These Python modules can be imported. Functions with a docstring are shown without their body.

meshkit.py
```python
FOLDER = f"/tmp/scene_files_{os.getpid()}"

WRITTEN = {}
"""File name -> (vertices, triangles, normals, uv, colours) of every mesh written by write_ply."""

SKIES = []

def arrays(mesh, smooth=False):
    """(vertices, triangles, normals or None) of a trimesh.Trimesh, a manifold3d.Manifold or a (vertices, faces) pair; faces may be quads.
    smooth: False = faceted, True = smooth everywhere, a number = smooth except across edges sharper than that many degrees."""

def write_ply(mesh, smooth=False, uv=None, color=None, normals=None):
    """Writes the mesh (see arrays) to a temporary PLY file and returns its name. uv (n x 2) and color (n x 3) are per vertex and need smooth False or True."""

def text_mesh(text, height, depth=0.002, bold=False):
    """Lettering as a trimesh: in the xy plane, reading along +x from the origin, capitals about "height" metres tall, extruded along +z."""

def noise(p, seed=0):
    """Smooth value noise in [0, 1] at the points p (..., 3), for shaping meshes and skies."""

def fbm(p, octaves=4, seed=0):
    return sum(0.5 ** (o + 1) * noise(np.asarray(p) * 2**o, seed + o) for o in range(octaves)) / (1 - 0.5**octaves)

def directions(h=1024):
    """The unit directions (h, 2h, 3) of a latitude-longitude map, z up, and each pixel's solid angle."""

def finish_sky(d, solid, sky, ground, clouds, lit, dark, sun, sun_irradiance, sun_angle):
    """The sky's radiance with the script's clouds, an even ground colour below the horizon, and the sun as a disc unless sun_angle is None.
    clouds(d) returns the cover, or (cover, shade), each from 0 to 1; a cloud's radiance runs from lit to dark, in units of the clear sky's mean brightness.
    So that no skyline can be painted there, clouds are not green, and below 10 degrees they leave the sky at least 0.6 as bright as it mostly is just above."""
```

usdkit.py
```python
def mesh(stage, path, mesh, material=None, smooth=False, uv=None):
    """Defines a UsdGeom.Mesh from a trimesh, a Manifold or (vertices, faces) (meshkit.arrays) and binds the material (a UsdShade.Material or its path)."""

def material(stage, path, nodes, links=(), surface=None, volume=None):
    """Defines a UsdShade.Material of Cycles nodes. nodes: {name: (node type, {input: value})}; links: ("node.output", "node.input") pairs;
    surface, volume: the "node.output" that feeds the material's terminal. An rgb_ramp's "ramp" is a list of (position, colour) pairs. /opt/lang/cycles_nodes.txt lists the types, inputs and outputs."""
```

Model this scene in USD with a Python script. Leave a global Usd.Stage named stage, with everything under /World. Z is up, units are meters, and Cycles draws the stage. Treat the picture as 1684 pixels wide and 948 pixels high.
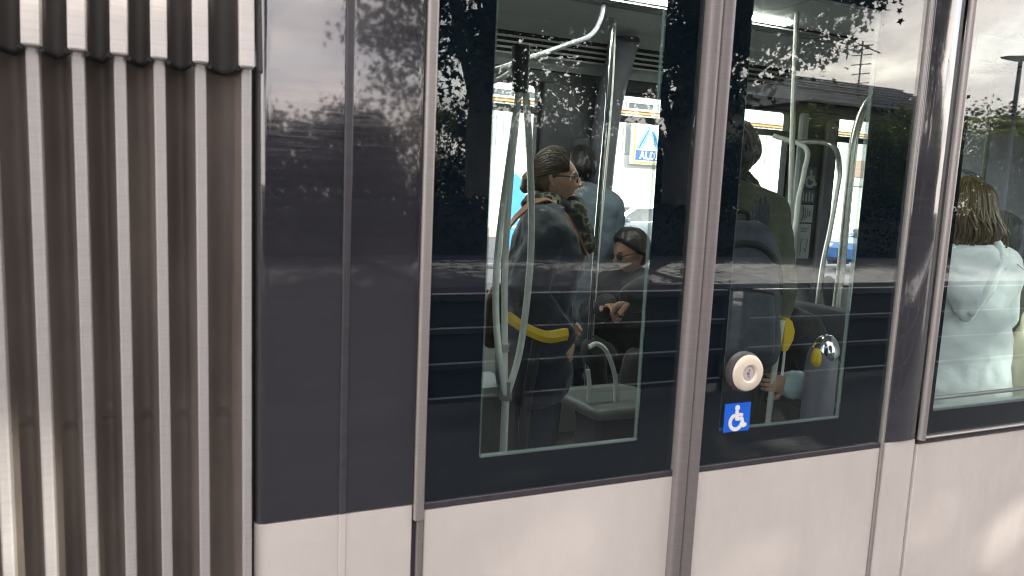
import math, random, numpy as np, trimesh, usdkit, meshkit
from pxr import Usd, UsdGeom, UsdShade, UsdLux, Gf, Sdf, Vt
import manifold3d as m3
from manifold3d import Manifold, OpType
import shapely.geometry as sg

stage = Usd.Stage.CreateInMemory()
UsdGeom.SetStageUpAxis(stage, UsdGeom.Tokens.z); UsdGeom.SetStageMetersPerUnit(stage, 1.0)
UsdGeom.Xform.Define(stage, '/World'); UsdGeom.Scope.Define(stage, '/World/Looks')

# ------------------------------------------------------------------ camera, sky, sun, exposure
F, CAM_D, CAM_H, EXPOSURE = 1220.0, 1.45, 1.75, 2.05
ex = np.array([2773, 34, -F]); ez = np.array([422, 9480, F])
ez = ez/np.linalg.norm(ez); ex = ex-ez*(ex@ez); ex = ex/np.linalg.norm(ex); ey = np.cross(ez, ex)
RC = np.stack([ex, ey, ez])
cam = UsdGeom.Camera.Define(stage, '/World/camera')
M4 = Gf.Matrix4d(1.0)
for i in range(3):
    M4.SetRow(i, Gf.Vec4d(*[float(v) for v in RC[:, i]], 0))
M4.SetRow(3, Gf.Vec4d(0, -CAM_D, CAM_H, 1))
cam.AddTransformOp().Set(M4)
cam.CreateHorizontalApertureAttr(36.0); cam.CreateVerticalApertureAttr(36.0*948/1684); cam.CreateFocalLengthAttr(36.0*F/1684)
cam.CreateClippingRangeAttr(Gf.Vec2f(0.05, 2000)); cam.CreateExposureAttr(EXPOSURE); cam.CreateFStopAttr(5.6); cam.CreateFocusDistanceAttr(3.8)

SUN = np.array([0.67, -0.74, 0.0]); SUN /= np.linalg.norm(SUN)
SUN_EL = math.radians(28)
SUN = np.array([SUN[0]*math.cos(SUN_EL), SUN[1]*math.cos(SUN_EL), math.sin(SUN_EL)])
usdkit.material(stage, '/World/Looks/sky_air', {
    'sky': ('sky_texture', dict(sky_type='single_scattering', sun_disc=False, sun_elevation=SUN_EL, sun_rotation=math.atan2(SUN[0], SUN[1]), altitude=100.0, aerosol_density=1.5)),
    'tc': ('texture_coordinate', {}),
    'mp': ('mapping', dict(scale=(1.0, 1.0, 3.2))),
    'n1': ('noise_texture', dict(scale=2.6, detail=6.0, roughness=0.58, distortion=0.6)),
    'r1': ('rgb_ramp', dict(ramp=[(0.38, (0.03, 0.03, 0.03)), (0.50, (0.80, 0.80, 0.80)), (0.6, (1, 1, 1))])),
    'n2': ('noise_texture', dict(scale=4.0, detail=5.0, roughness=0.6)),
    'r2': ('rgb_ramp', dict(ramp=[(0.35, (5.2, 4.9, 5.3)), (0.65, (10.8, 9.5, 8.75))])),
    'mx': ('mix_color', dict(use_clamp=False)),
    'bg': ('background_shader', dict(strength=0.11))},
    [('tc.generated', 'mp.vector'), ('mp.vector', 'n1.vector'), ('mp.vector', 'n2.vector'), ('n1.fac', 'r1.fac'), ('n2.fac', 'r2.fac'),
     ('r1.color', 'mx.fac'), ('sky.color', 'mx.a'), ('r2.color', 'mx.b'), ('mx.result', 'bg.color')], surface='bg.background')
dome = UsdLux.DomeLight.Define(stage, '/World/sky')
UsdShade.MaterialBindingAPI.Apply(dome.GetPrim()).Bind(UsdShade.Material.Get(stage, '/World/Looks/sky_air'))
sun = UsdLux.DistantLight.Define(stage, '/World/sun')
sun.CreateNormalizeAttr(True); sun.CreateIntensityAttr(1.0); sun.CreateAngleAttr(0.5); sun.CreateColorAttr(Gf.Vec3f(1.0, 0.93, 0.82))
zx = SUN; xx = np.cross([0, 0, 1.0], zx); xx /= np.linalg.norm(xx); yx = np.cross(zx, xx)
MS = Gf.Matrix4d(1.0)
for i, a in enumerate((xx, yx, zx)):
    MS.SetRow(i, Gf.Vec4d(*[float(v) for v in a], 0))
sun.AddTransformOp().Set(MS)

# ------------------------------------------------------------------ materials
def pbr(name, col, rough=0.5, metal=0.0, var=0.12, scale=6.0, stretch=(1, 1, 1), bump=0.0, bscale=60.0, bdist=0.004, coat=0.0, rvar=0.1, spec=0.5, cior=1.5, sheen=0.0, sub=0.0):
    c = np.array(col, float)
    lo, hi = np.clip(c*(1-var), 0, 1), np.clip(c*(1+var), 0, 1)
    n = {'g': ('geometry', {}), 'mp': ('mapping', dict(scale=tuple(stretch))),
         'n': ('noise_texture', dict(scale=scale, detail=5.0, roughness=0.6)),
         'r': ('rgb_ramp', dict(ramp=[(0.3, tuple(lo)), (0.7, tuple(hi))])),
         'rr': ('map_range', dict(from_min=0.3, from_max=0.7, to_min=max(0.0, rough-rvar*rough), to_max=min(1.0, rough+rvar*rough))),
         'p': ('principled_bsdf', dict(metallic=metal, coat_weight=coat, coat_ior=cior, specular_ior_level=spec, sheen_weight=sheen, subsurface_weight=sub))}
    l = [('g.position', 'mp.vector'), ('mp.vector', 'n.vector'), ('n.fac', 'r.fac'), ('r.color', 'p.base_color'), ('n.fac', 'rr.value'), ('rr.result', 'p.roughness')]
    if bump:
        n['bn'] = ('noise_texture', dict(scale=bscale, detail=4.0)); n['b'] = ('bump', dict(strength=bump, distance=bdist))
        l += [('mp.vector', 'bn.vector'), ('bn.fac', 'b.height'), ('b.normal', 'p.normal')]
    return usdkit.material(stage, '/World/Looks/'+name, n, l, surface='p.BSDF')

def glass(name, tint, r0=0.06, rough=0.0, wave=0.0, wscale=3.0):
    n = {'g': ('geometry', {}), 'n': ('noise_texture', dict(scale=wscale, detail=1.0)), 'b': ('bump', dict(strength=wave, distance=0.002)),
         'lw': ('layer_weight', dict(blend=0.5)), 'pw': ('math', dict(math_type='power', value2=4.0)),
         'ma': ('math', dict(math_type='multiply_add', value2=1-r0, value3=r0)),
         't': ('transparent_bsdf', dict(color=tint)), 's': ('glossy_bsdf', dict(color=(1, 1, 1), roughness=rough)), 'm': ('mix_closure', {})}
    l = [('g.position', 'n.vector'), ('n.fac', 'b.height'), ('lw.facing', 'pw.value1'), ('pw.value', 'ma.value1'), ('ma.value', 'm.fac'),
         ('t.BSDF', 'm.closure1'), ('s.BSDF', 'm.closure2')]
    if wave:
        l.append(('b.normal', 's.normal'))
    return usdkit.material(stage, '/World/Looks/'+name, n, l, surface='m.closure')

def leafmat(name, a, b, c, trans=0.35):
    return usdkit.material(stage, '/World/Looks/'+name, {
        'g': ('geometry', {}), 'r': ('rgb_ramp', dict(ramp=[(0.0, a), (0.7, b), (1.0, c)])),
        'd': ('principled_bsdf', dict(roughness=0.55, specular_ior_level=0.3)), 't': ('translucent_bsdf', {}), 'm': ('mix_closure', dict(fac=trans))},
        [('g.random_per_island', 'r.fac'), ('r.color', 'd.base_color'), ('r.color', 't.color'), ('d.BSDF', 'm.closure1'), ('t.BSDF', 'm.closure2')], surface='m.closure')

def worn_paint(name, col):
    c = np.array(col)
    return usdkit.material(stage, '/World/Looks/'+name, {
        'g': ('geometry', {}), 'm1': ('mapping', dict(scale=(1.6, 1.0, 0.7))), 'n1': ('noise_texture', dict(scale=2.4, detail=5.0)), 'r1': ('rgb_ramp', dict(ramp=[(0.3, tuple(c*0.93)), (0.7, tuple(c*1.05))])),
        'm2': ('mapping', dict(scale=(2.0, 1.0, 170.0), rotation=(0.0, 0.06, 0.0))), 'n2': ('noise_texture', dict(scale=1.4, detail=3.0, roughness=0.75)), 'r2': ('rgb_ramp', dict(ramp=[(0.0, (1, 1, 1)), (0.66, (1, 1, 1)), (0.72, (0.86, 0.85, 0.84)), (0.78, (0.80, 0.79, 0.78))])),
        'm3': ('mapping', dict(scale=(5.0, 1.0, 2.2))), 'n3': ('noise_texture', dict(scale=1.0, detail=6.0, roughness=0.7)), 'r3': ('rgb_ramp', dict(ramp=[(0.30, (0.95, 0.94, 0.92)), (0.6, (1, 1, 1))])),
        'a': ('mix_color', dict(blend_type='multiply', fac=1.0)), 'b': ('mix_color', dict(blend_type='multiply', fac=0.8)), 'rr': ('map_range', dict(from_min=0.3, from_max=0.7, to_min=0.17, to_max=0.34)),
        'bm': ('bump', dict(strength=0.02, distance=0.02)), 'p': ('principled_bsdf', dict(coat_weight=0.3))},
        [('g.position', 'm1.vector'), ('g.position', 'm2.vector'), ('g.position', 'm3.vector'), ('m1.vector', 'n1.vector'), ('m2.vector', 'n2.vector'), ('m3.vector', 'n3.vector'), ('n1.fac', 'r1.fac'), ('n2.fac', 'r2.fac'), ('n3.fac', 'r3.fac'),
         ('r1.color', 'a.a'), ('r2.color', 'a.b'), ('a.result', 'b.a'), ('r3.color', 'b.b'), ('b.result', 'p.base_color'), ('n3.fac', 'rr.value'), ('rr.result', 'p.roughness'), ('n1.fac', 'bm.height'), ('bm.normal', 'p.normal')], surface='p.BSDF')
def strip_metal(name, col, rough, metal):      # brushed profile: fine cross lines along its length
    c = np.array(col)
    return usdkit.material(stage, '/World/Looks/'+name, {
        'g': ('geometry', {}), 'mp': ('mapping', dict(scale=(2.0, 2.0, 260.0))), 'n': ('noise_texture', dict(scale=1.0, detail=6.0, roughness=0.7)),
        'r': ('rgb_ramp', dict(ramp=[(0.3, tuple(c*0.88)), (0.5, tuple(c)), (0.7, tuple(np.clip(c*1.08, 0, 1)))])),
        'b': ('bump', dict(strength=0.25, distance=0.002)), 'p': ('principled_bsdf', dict(metallic=metal, roughness=rough))},
        [('g.position', 'mp.vector'), ('mp.vector', 'n.vector'), ('n.fac', 'r.fac'), ('r.color', 'p.base_color'), ('n.fac', 'b.height'), ('b.normal', 'p.normal')], surface='p.BSDF')

MT = {
 'white_paint': worn_paint('white_paint', (0.635, 0.59, 0.545)),
 'dark_paint': pbr('dark_paint', (0.016, 0.016, 0.020), 0.13, var=0.15, scale=2.0, stretch=(1, 1, 14), rvar=0.4, bump=0.10, bscale=5.0, coat=1.0, cior=1.95),
 'pillar_paint': pbr('pillar_paint', (0.035, 0.034, 0.04), 0.12, var=0.15, scale=3.0, stretch=(1, 1, 12), rvar=0.4, bump=0.04, bscale=8.0, coat=1.0, cior=1.8),
 'trim_paint': pbr('trim_paint', (0.05, 0.048, 0.055), 0.35, var=0.15, scale=3.0, stretch=(1, 1, 12)),
 'frit': pbr('black_border', (0.006, 0.010, 0.016), 0.9, var=0.1, spec=0.0),
 'gasket': pbr('gasket_rubber', (0.05, 0.045, 0.05), 0.45, var=0.15, scale=30),
 'seal': strip_metal('edge_seal_rubber', (0.20, 0.18, 0.175), 0.42, 0.15),
 'profile': strip_metal('light_profile', (0.34, 0.315, 0.295), 0.35, 0.4),
 'bellow_frame': strip_metal('bellows_profile', (0.44, 0.42, 0.40), 0.42, 0.25),
 'bellow_frame_top': strip_metal('bellows_profile_upper', (0.60, 0.57, 0.53), 0.45, 0.05),
 'bellow': pbr('bellows_fabric', (0.145, 0.122, 0.105), 0.55, var=0.22, scale=3.0, stretch=(3, 3, 1), bump=0.12, bscale=300.0, bdist=0.002),
 'bellow_top': pbr('bellows_fabric_upper', (0.045, 0.041, 0.038), 0.6, var=0.25, scale=4.0, bump=0.12, bscale=300.0, bdist=0.002),
 'black': pbr('matt_black', (0.012, 0.012, 0.012), 0.6),
 'glass': glass('window_glass', (0.925, 0.982, 0.975), 0.06, wave=0.05, wscale=2.2),
 'pane_edge': usdkit.material(stage, '/World/Looks/pane_edge_glass', {'t': ('transparent_bsdf', dict(color=(0.92, 0.965, 0.95))), 'd': ('principled_bsdf', dict(base_color=(0.17, 0.205, 0.19), roughness=0.25)), 'm': ('mix_closure', dict(fac=0.4))},
        [('t.BSDF', 'm.closure1'), ('d.BSDF', 'm.closure2')], surface='m.closure'),
 'far_glass': glass('far_window_glass', (0.965, 0.985, 0.98), 0.045),
 'plastic': pbr('interior_plastic', (0.48, 0.49, 0.48), 0.45, var=0.06),
 'plastic_dark': pbr('interior_plastic_dark', (0.055, 0.06, 0.07), 0.45, var=0.1),
 'pillar_grey': pbr('interior_pillar_grey', (0.17, 0.17, 0.20), 0.4, var=0.08),
 'ceil': pbr('ceiling_panel', (0.62, 0.64, 0.62), 0.5, var=0.05),
 'floor': pbr('tram_floor', (0.24, 0.24, 0.25), 0.5, var=0.3, scale=60),
 'steel': pbr('brushed_steel', (0.62, 0.62, 0.58), 0.28, metal=0.85, var=0.06, scale=30),
 'pole': pbr('painted_pole', (0.74, 0.76, 0.70), 0.3, metal=0.0, var=0.05),
 'chrome': pbr('chrome', (0.75, 0.76, 0.76), 0.12, metal=1.0, var=0.03),
 'yellow': pbr('yellow_plastic', (0.78, 0.52, 0.03), 0.4, var=0.05),
 'yellow_rail': pbr('yellow_rail', (0.5, 0.48, 0.10), 0.35, var=0.05),
 'seat': pbr('seat_shell', (0.13, 0.15, 0.135), 0.45, var=0.08),
 'cream': pbr('button_plastic', (0.74, 0.66, 0.52), 0.35, var=0.03),
 'button_mid': pbr('button_centre', (0.56, 0.50, 0.50), 0.4, var=0.05),
 'blue_sign': pbr('sticker_blue', (0.015, 0.14, 0.72), 0.35, var=0.02),
 'sign_white': pbr('sticker_white', (0.85, 0.85, 0.86), 0.4, var=0.02),
 'sign_dim': pbr('sign_slate', (0.09, 0.13, 0.17), 0.4, var=0.05),
 'sign_grey': pbr('sign_grey', (0.40, 0.43, 0.42), 0.5, var=0.05),
 'sign_ink': pbr('sign_ink', (0.05, 0.06, 0.07), 0.5),
 'red': pbr('red_plastic', (0.35, 0.04, 0.03), 0.4),
 'asphalt': pbr('asphalt', (0.035, 0.035, 0.037), 0.85, var=0.3, scale=12, bump=0.4, bscale=90),
 'platform': pbr('platform_paving', (0.042, 0.043, 0.045), 0.8, var=0.25, scale=4, bump=0.3, bscale=70),
 'joint': pbr('paving_joint', (0.03, 0.03, 0.03), 0.9),
 'pavement': pbr('pavement', (0.070, 0.064, 0.076), 0.85, var=0.12, scale=3),
 'earth': pbr('earth', (0.10, 0.10, 0.07), 0.9, var=0.3, scale=0.4),
 'house_wall': pbr('house_wall', (0.16, 0.15, 0.14), 0.85, var=0.12, scale=1.5),
 'concrete': pbr('concrete_wall', (0.36, 0.35, 0.34), 0.85, var=0.12, scale=1.5),
 'rail_paint': pbr('railing_paint', (0.03, 0.03, 0.034), 0.4),
 'rail_cap': pbr('railing_cap', (0.40, 0.40, 0.42), 0.35),
 'infill': pbr('railing_infill', (0.010, 0.011, 0.014), 0.6),
 'facade': pbr('facade_render', (0.70, 0.70, 0.68), 0.8, var=0.03, scale=0.6),
 'cladding': pbr('grey_cladding', (0.42, 0.45, 0.44), 0.5, var=0.03),
 'cladding_dark': pbr('grey_cladding_dark', (0.33, 0.36, 0.36), 0.5, var=0.03),
 'orange': pbr('orange_trim', (0.75, 0.28, 0.05), 0.5),
 'navy': pbr('sign_navy', (0.015, 0.07, 0.33), 0.4, var=0.03),
 'light_blue': pbr('sign_light_blue', (0.08, 0.42, 0.70), 0.4, var=0.03),
 'brown_sign': pbr('sign_brown', (0.20, 0.13, 0.10), 0.5),
 'banner_blue': pbr('banner_blue', (0.03, 0.22, 0.75), 0.55),
 'glass_dark': pbr('building_pane', (0.06, 0.07, 0.08), 0.08, var=0.2),
 'car_silver': pbr('car_paint_silver', (0.22, 0.24, 0.27), 0.25, metal=0.5, coat=0.8, var=0.03),
 'car_blue': pbr('car_paint_blue', (0.03, 0.12, 0.30), 0.25, metal=0.3, coat=0.8, var=0.03),
 'tyre': pbr('tyre', (0.02, 0.02, 0.02), 0.8),
 'rim': pbr('rim', (0.5, 0.5, 0.5), 0.3, metal=0.8),
 'tail': pbr('tail_light', (0.6, 0.02, 0.02), 0.25),
 'lens': pbr('clear_lens', (0.7, 0.7, 0.7), 0.15),
 'bark': pbr('bark', (0.07, 0.06, 0.05), 0.9, var=0.4, scale=5, bump=0.5, bscale=20, bdist=0.02),
 'roof': pbr('roof_tile', (0.10, 0.10, 0.11), 0.6, var=0.2, scale=3),
 'leaf': leafmat('plane_leaf', (0.020, 0.030, 0.012), (0.045, 0.055, 0.016), (0.13, 0.09, 0.025), 0.28),
 'hedge_leaf': leafmat('hedge_leaf', (0.07, 0.09, 0.025), (0.13, 0.14, 0.04), (0.22, 0.20, 0.06), 0.5),
 'dark_leaf': leafmat('dark_hedge_leaf', (0.010, 0.016, 0.010), (0.018, 0.026, 0.013), (0.03, 0.04, 0.018), 0.15),
 'gold_leaf': leafmat('golden_leaf', (0.10, 0.09, 0.02), (0.16, 0.13, 0.03), (0.25, 0.19, 0.05), 0.45),
 'skin': pbr('skin', (0.62, 0.37, 0.26), 0.5, var=0.08, scale=20, sub=0.1),
 'skin_b': pbr('skin_tan', (0.36, 0.20, 0.14), 0.5, var=0.08, scale=20, sub=0.1),
 'eye': pbr('eye', (0.06, 0.04, 0.03), 0.1),
 'lip': pbr('lips', (0.36, 0.14, 0.12), 0.4),
 'hair_brown': pbr('hair_brown', (0.21, 0.17, 0.12), 0.45, var=0.4, scale=30, stretch=(1, 1, 0.25), bump=0.4, bscale=120),
 'hair_blond': pbr('hair_dark_blond', (0.17, 0.115, 0.06), 0.4, var=0.55, scale=26, stretch=(2, 2, 0.18), bump=0.4, bscale=120),
 'hair_grey': pbr('hair_grey', (0.28, 0.285, 0.28), 0.45, var=0.4, scale=30, stretch=(1, 1, 0.3), bump=0.4, bscale=120),
 'hair_black': pbr('hair_black', (0.020, 0.018, 0.017), 0.4, var=0.4, scale=30, bump=0.4, bscale=120),
 'cloth_navy': pbr('cloth_navy', (0.022, 0.032, 0.052), 0.75, var=0.35, scale=9, bump=0.3, bscale=25, bdist=0.01, sheen=0.2),
 'cloth_black': pbr('cloth_black', (0.016, 0.017, 0.018), 0.7, var=0.35, scale=9, bump=0.3, bscale=25, bdist=0.01, sheen=0.15),
 'cloth_jean': pbr('denim', (0.035, 0.055, 0.095), 0.8, var=0.3, scale=12, bump=0.2, bscale=200),
 'cloth_olive': pbr('cloth_olive', (0.115, 0.125, 0.088), 0.8, var=0.2, scale=9, bump=0.3, bscale=25, bdist=0.01),
 'cloth_khaki': pbr('cloth_khaki', (0.17, 0.18, 0.13), 0.8, var=0.15, scale=9, bump=0.3, bscale=25, bdist=0.01),
 'cloth_white': pbr('cloth_white', (0.68, 0.70, 0.70), 0.85, var=0.03, scale=9, bump=0.25, bscale=30, bdist=0.008),
 'cloth_slate': pbr('cloth_slate', (0.13, 0.17, 0.21), 0.8, var=0.2, scale=9, bump=0.3, bscale=25, bdist=0.01),
 'cloth_pale_blue': pbr('cloth_pale_blue', (0.42, 0.55, 0.58), 0.85, var=0.1, scale=15, bump=0.3, bscale=40, bdist=0.006),
 'cloth_cream': pbr('cloth_cream', (0.62, 0.58, 0.42), 0.85, var=0.05),
 'pack': pbr('backpack_cloth', (0.064, 0.074, 0.095), 0.65, var=0.25, scale=12, bump=0.3, bscale=60, bdist=0.006),
 'pack_dark': pbr('backpack_trim', (0.012, 0.014, 0.018), 0.6),
 'leather': pbr('tan_leather', (0.36, 0.15, 0.06), 0.5, var=0.2, scale=20),
 'leather_dark': pbr('brown_leather', (0.10, 0.05, 0.035), 0.5, var=0.2, scale=20),
 'gold': pbr('gold', (0.8, 0.55, 0.25), 0.2, metal=1.0),
 'shoe_white': pbr('shoe_white', (0.7, 0.68, 0.62), 0.5),
 'shoe_dark': pbr('shoe_dark', (0.03, 0.03, 0.03), 0.5),
}
MT['lamp_strip'] = usdkit.material(stage, '/World/Looks/lamp_strip', {'e': ('emission', dict(color=(1.0, 0.97, 0.86), strength=13.0))}, [], surface='e.emission')
def lockmat(name, a, b, c):
    return usdkit.material(stage, '/World/Looks/'+name, {'g': ('geometry', {}), 'r': ('rgb_ramp', dict(ramp=[(0.0, a), (0.55, b), (1.0, c)])), 'p': ('principled_bsdf', dict(roughness=0.42, specular_ior_level=0.4))},
        [('g.random_per_island', 'r.fac'), ('r.color', 'p.base_color')], surface='p.BSDF')
MT['locks_blond'] = lockmat('locks_blond', (0.10, 0.065, 0.032), (0.22, 0.15, 0.075), (0.42, 0.30, 0.16))
MT['locks_brown'] = lockmat('locks_brown', (0.11, 0.085, 0.06), (0.21, 0.17, 0.12), (0.38, 0.33, 0.25))
MT['locks_grey'] = lockmat('locks_grey', (0.16, 0.165, 0.16), (0.32, 0.33, 0.32), (0.55, 0.55, 0.53))
MT['camo'] = usdkit.material(stage, '/World/Looks/camo_scarf', {
    'g': ('geometry', {}), 'n': ('noise_texture', dict(scale=26.0, detail=1.5)),
    'r': ('rgb_ramp', dict(ramp=[(0.0, (0.02, 0.025, 0.035)), (0.46, (0.07, 0.08, 0.06)), (0.55, (0.25, 0.23, 0.16)), (0.64, (0.03, 0.035, 0.04))], interpolate=False)),
    'p': ('principled_bsdf', dict(roughness=0.85))}, [('g.position', 'n.vector'), ('n.fac', 'r.fac'), ('r.color', 'p.base_color')], surface='p.BSDF')

# ------------------------------------------------------------------ scene helpers
NAMES, LOC = {}, {}
def numbered(parent, name):
    k = NAMES.get((parent, name), 0); NAMES[(parent, name)] = k+1
    return f'{parent}/{name}' if k == 0 else f'{parent}/{name}_{k:03d}'
def tag(prim, label=None, cat=None, group=None, kind=None):
    for k, v in (('label', label), ('category', cat), ('group', group), ('kind', kind)):
        if v:
            prim.SetCustomDataByKey(k, v)
def thing(name, label, cat, loc=(0, 0, 0), group=None):
    p = numbered('/World', name); x = UsdGeom.Xform.Define(stage, p)
    x.AddTranslateOp().Set(Gf.Vec3d(*map(float, loc))); tag(x.GetPrim(), label, cat, group); LOC[p] = np.array(loc, float)
    return p
def arr(mesh):
    if isinstance(mesh, (list,)):
        mesh = trimesh.util.concatenate(mesh)
    if hasattr(mesh, 'to_mesh'):
        mm = mesh.to_mesh(); mesh = trimesh.Trimesh(np.array(mm.vert_properties[:, :3]), np.array(mm.tri_verts), process=False)
    return mesh
def part(parent, name, mesh, mat, smooth=30, label=None, kind=None):
    mesh = arr(mesh); p = numbered(parent, name); loc = LOC[parent]
    mesh = trimesh.Trimesh(np.asarray(mesh.vertices)-loc, mesh.faces, process=False)
    u = usdkit.mesh(stage, p, mesh, MT[mat] if isinstance(mat, str) else mat, smooth=smooth)
    if label: u.GetPrim().SetCustomDataByKey('label', label)
    if kind: u.GetPrim().SetCustomDataByKey('kind', kind)
    LOC[p] = loc
    return p
def struct(name, mesh, mat, smooth=False, kind='structure', label=None, cat=None):
    p = numbered('/World', name); u = usdkit.mesh(stage, p, arr(mesh), MT[mat], smooth=smooth)
    tag(u.GetPrim(), label, cat, None, kind); LOC[p] = np.zeros(3)
    return p

# ------------------------------------------------------------------ mesh helpers
def box(x0, x1, y0, y1, z0, z1, bev=0.0):
    a, b = np.array([x0, y0, z0], float), np.array([x1, y1, z1], float)
    if bev <= 0:
        m = trimesh.creation.box(b-a); m.apply_translation((a+b)/2); return m
    pts = []
    for sx in (0, 1):
        for sy in (0, 1):
            for sz in (0, 1):
                c = np.where([sx, sy, sz], b, a); d = np.where([sx, sy, sz], -1, 1)*bev
                for k in range(3):
                    q = c+d; q[k] = c[k]; pts.append(q)
    return trimesh.convex.convex_hull(np.array(pts))
def smooth_path(pts, n=8):
    pts = np.array(pts, float)
    if len(pts) < 3: return pts
    P = np.vstack([2*pts[0]-pts[1], pts, 2*pts[-1]-pts[-2]]); out = []
    for i in range(1, len(P)-2):
        for t in np.linspace(0, 1, n, endpoint=False):
            a, b, c, d = P[i-1:i+3]
            out.append(0.5*((2*b)+(-a+c)*t+(2*a-5*b+4*c-d)*t*t+(-a+3*b-3*c+d)*t**3))
    out.append(pts[-1]); return np.array(out)
def tube(pts, r, seg=10, n=6, smooth=True):
    P = smooth_path(pts, n) if smooth else np.array(pts, float)
    rr = np.broadcast_to(r, (len(P),)) if np.ndim(r) == 0 else np.interp(np.linspace(0, 1, len(P)), np.linspace(0, 1, len(r)), r)
    T = np.gradient(P, axis=0); T /= np.linalg.norm(T, axis=1, keepdims=True)+1e-12
    u = np.cross(T[0], [0.3, 0.2, 0.9]); 
    if np.linalg.norm(u) < 0.1: u = np.cross(T[0], [1, 0, 0])
    V = []
    for i, t in enumerate(T):
        u = u-t*(u@t); u /= np.linalg.norm(u); w = np.cross(t, u)
        a = np.linspace(0, 2*np.pi, seg, endpoint=False)
        V.append(P[i]+rr[i]*(np.cos(a)[:, None]*u+np.sin(a)[:, None]*w))
    V = np.vstack(V+[P[:1], P[-1:]]); k = len(P); Fs = []
    for i in range(k-1):
        for j in range(seg):
            a, b = i*seg+j, i*seg+(j+1) % seg
            Fs += [[a, b, b+seg], [a, b+seg, a+seg]]
    for j in range(seg):
        Fs += [[k*seg, (j+1) % seg, j], [k*seg+1, (k-1)*seg+j, (k-1)*seg+(j+1) % seg]]
    return trimesh.Trimesh(V, Fs, process=False)
def cyl(p, q, r, seg=16): return tube([p, q], r, seg, smooth=False)
def prism_xz(poly, y0, y1):           # polygon in x,z extruded along y
    m = trimesh.creation.extrude_polygon(sg.Polygon(poly) if not hasattr(poly, 'exterior') else poly, y1-y0, engine='earcut')
    v = np.array(m.vertices); m = trimesh.Trimesh(np.c_[v[:, 0], v[:, 2]+y0, v[:, 1]], m.faces[:, ::-1], process=False); return m
def extr_z(poly, z0, z1):
    m = trimesh.creation.extrude_polygon(sg.Polygon(poly), z1-z0, engine='earcut'); m.apply_translation([0, 0, z0]); return m
def frame_ring(x0, x1, z0, z1, ix0, ix1, iz0, iz1, y0, y1, r=0.0):
    inner = sg.box(ix0+r, iz0+r, ix1-r, iz1-r)
    if r: inner = inner.buffer(r, 6)
    return prism_xz(sg.box(x0, z0, x1, z1).difference(inner), y0, y1)
def lathe(profile, centre, axis='y', seg=40):
    m = trimesh.creation.revolve(np.array(profile), sections=seg)
    if axis == 'y': m.apply_transform(trimesh.transformations.rotation_matrix(math.pi/2, [1, 0, 0]))
    m.apply_translation(centre); return m
def text_on(text, h, place, depth=0.003, bold=False, face=-1):   # lettering standing in the xz plane, read from -y
    m = meshkit.text_mesh(text, h, depth, bold); v = np.array(m.vertices)
    return trimesh.Trimesh(np.c_[v[:, 0]+place[0], place[1]-v[:, 2], v[:, 1]+place[2]], m.faces, process=False)
def sph(c, r): return Manifold.sphere(r, 16).translate([float(v) for v in c])
def bone(a, b, ra, rb): return Manifold.batch_hull([sph(a, ra), sph(b, rb)])
def ball_hull(balls): return Manifold.batch_hull([sph(c, r) for c, r in balls])
def union(ms): return Manifold.batch_boolean(ms, OpType.Add)
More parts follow.
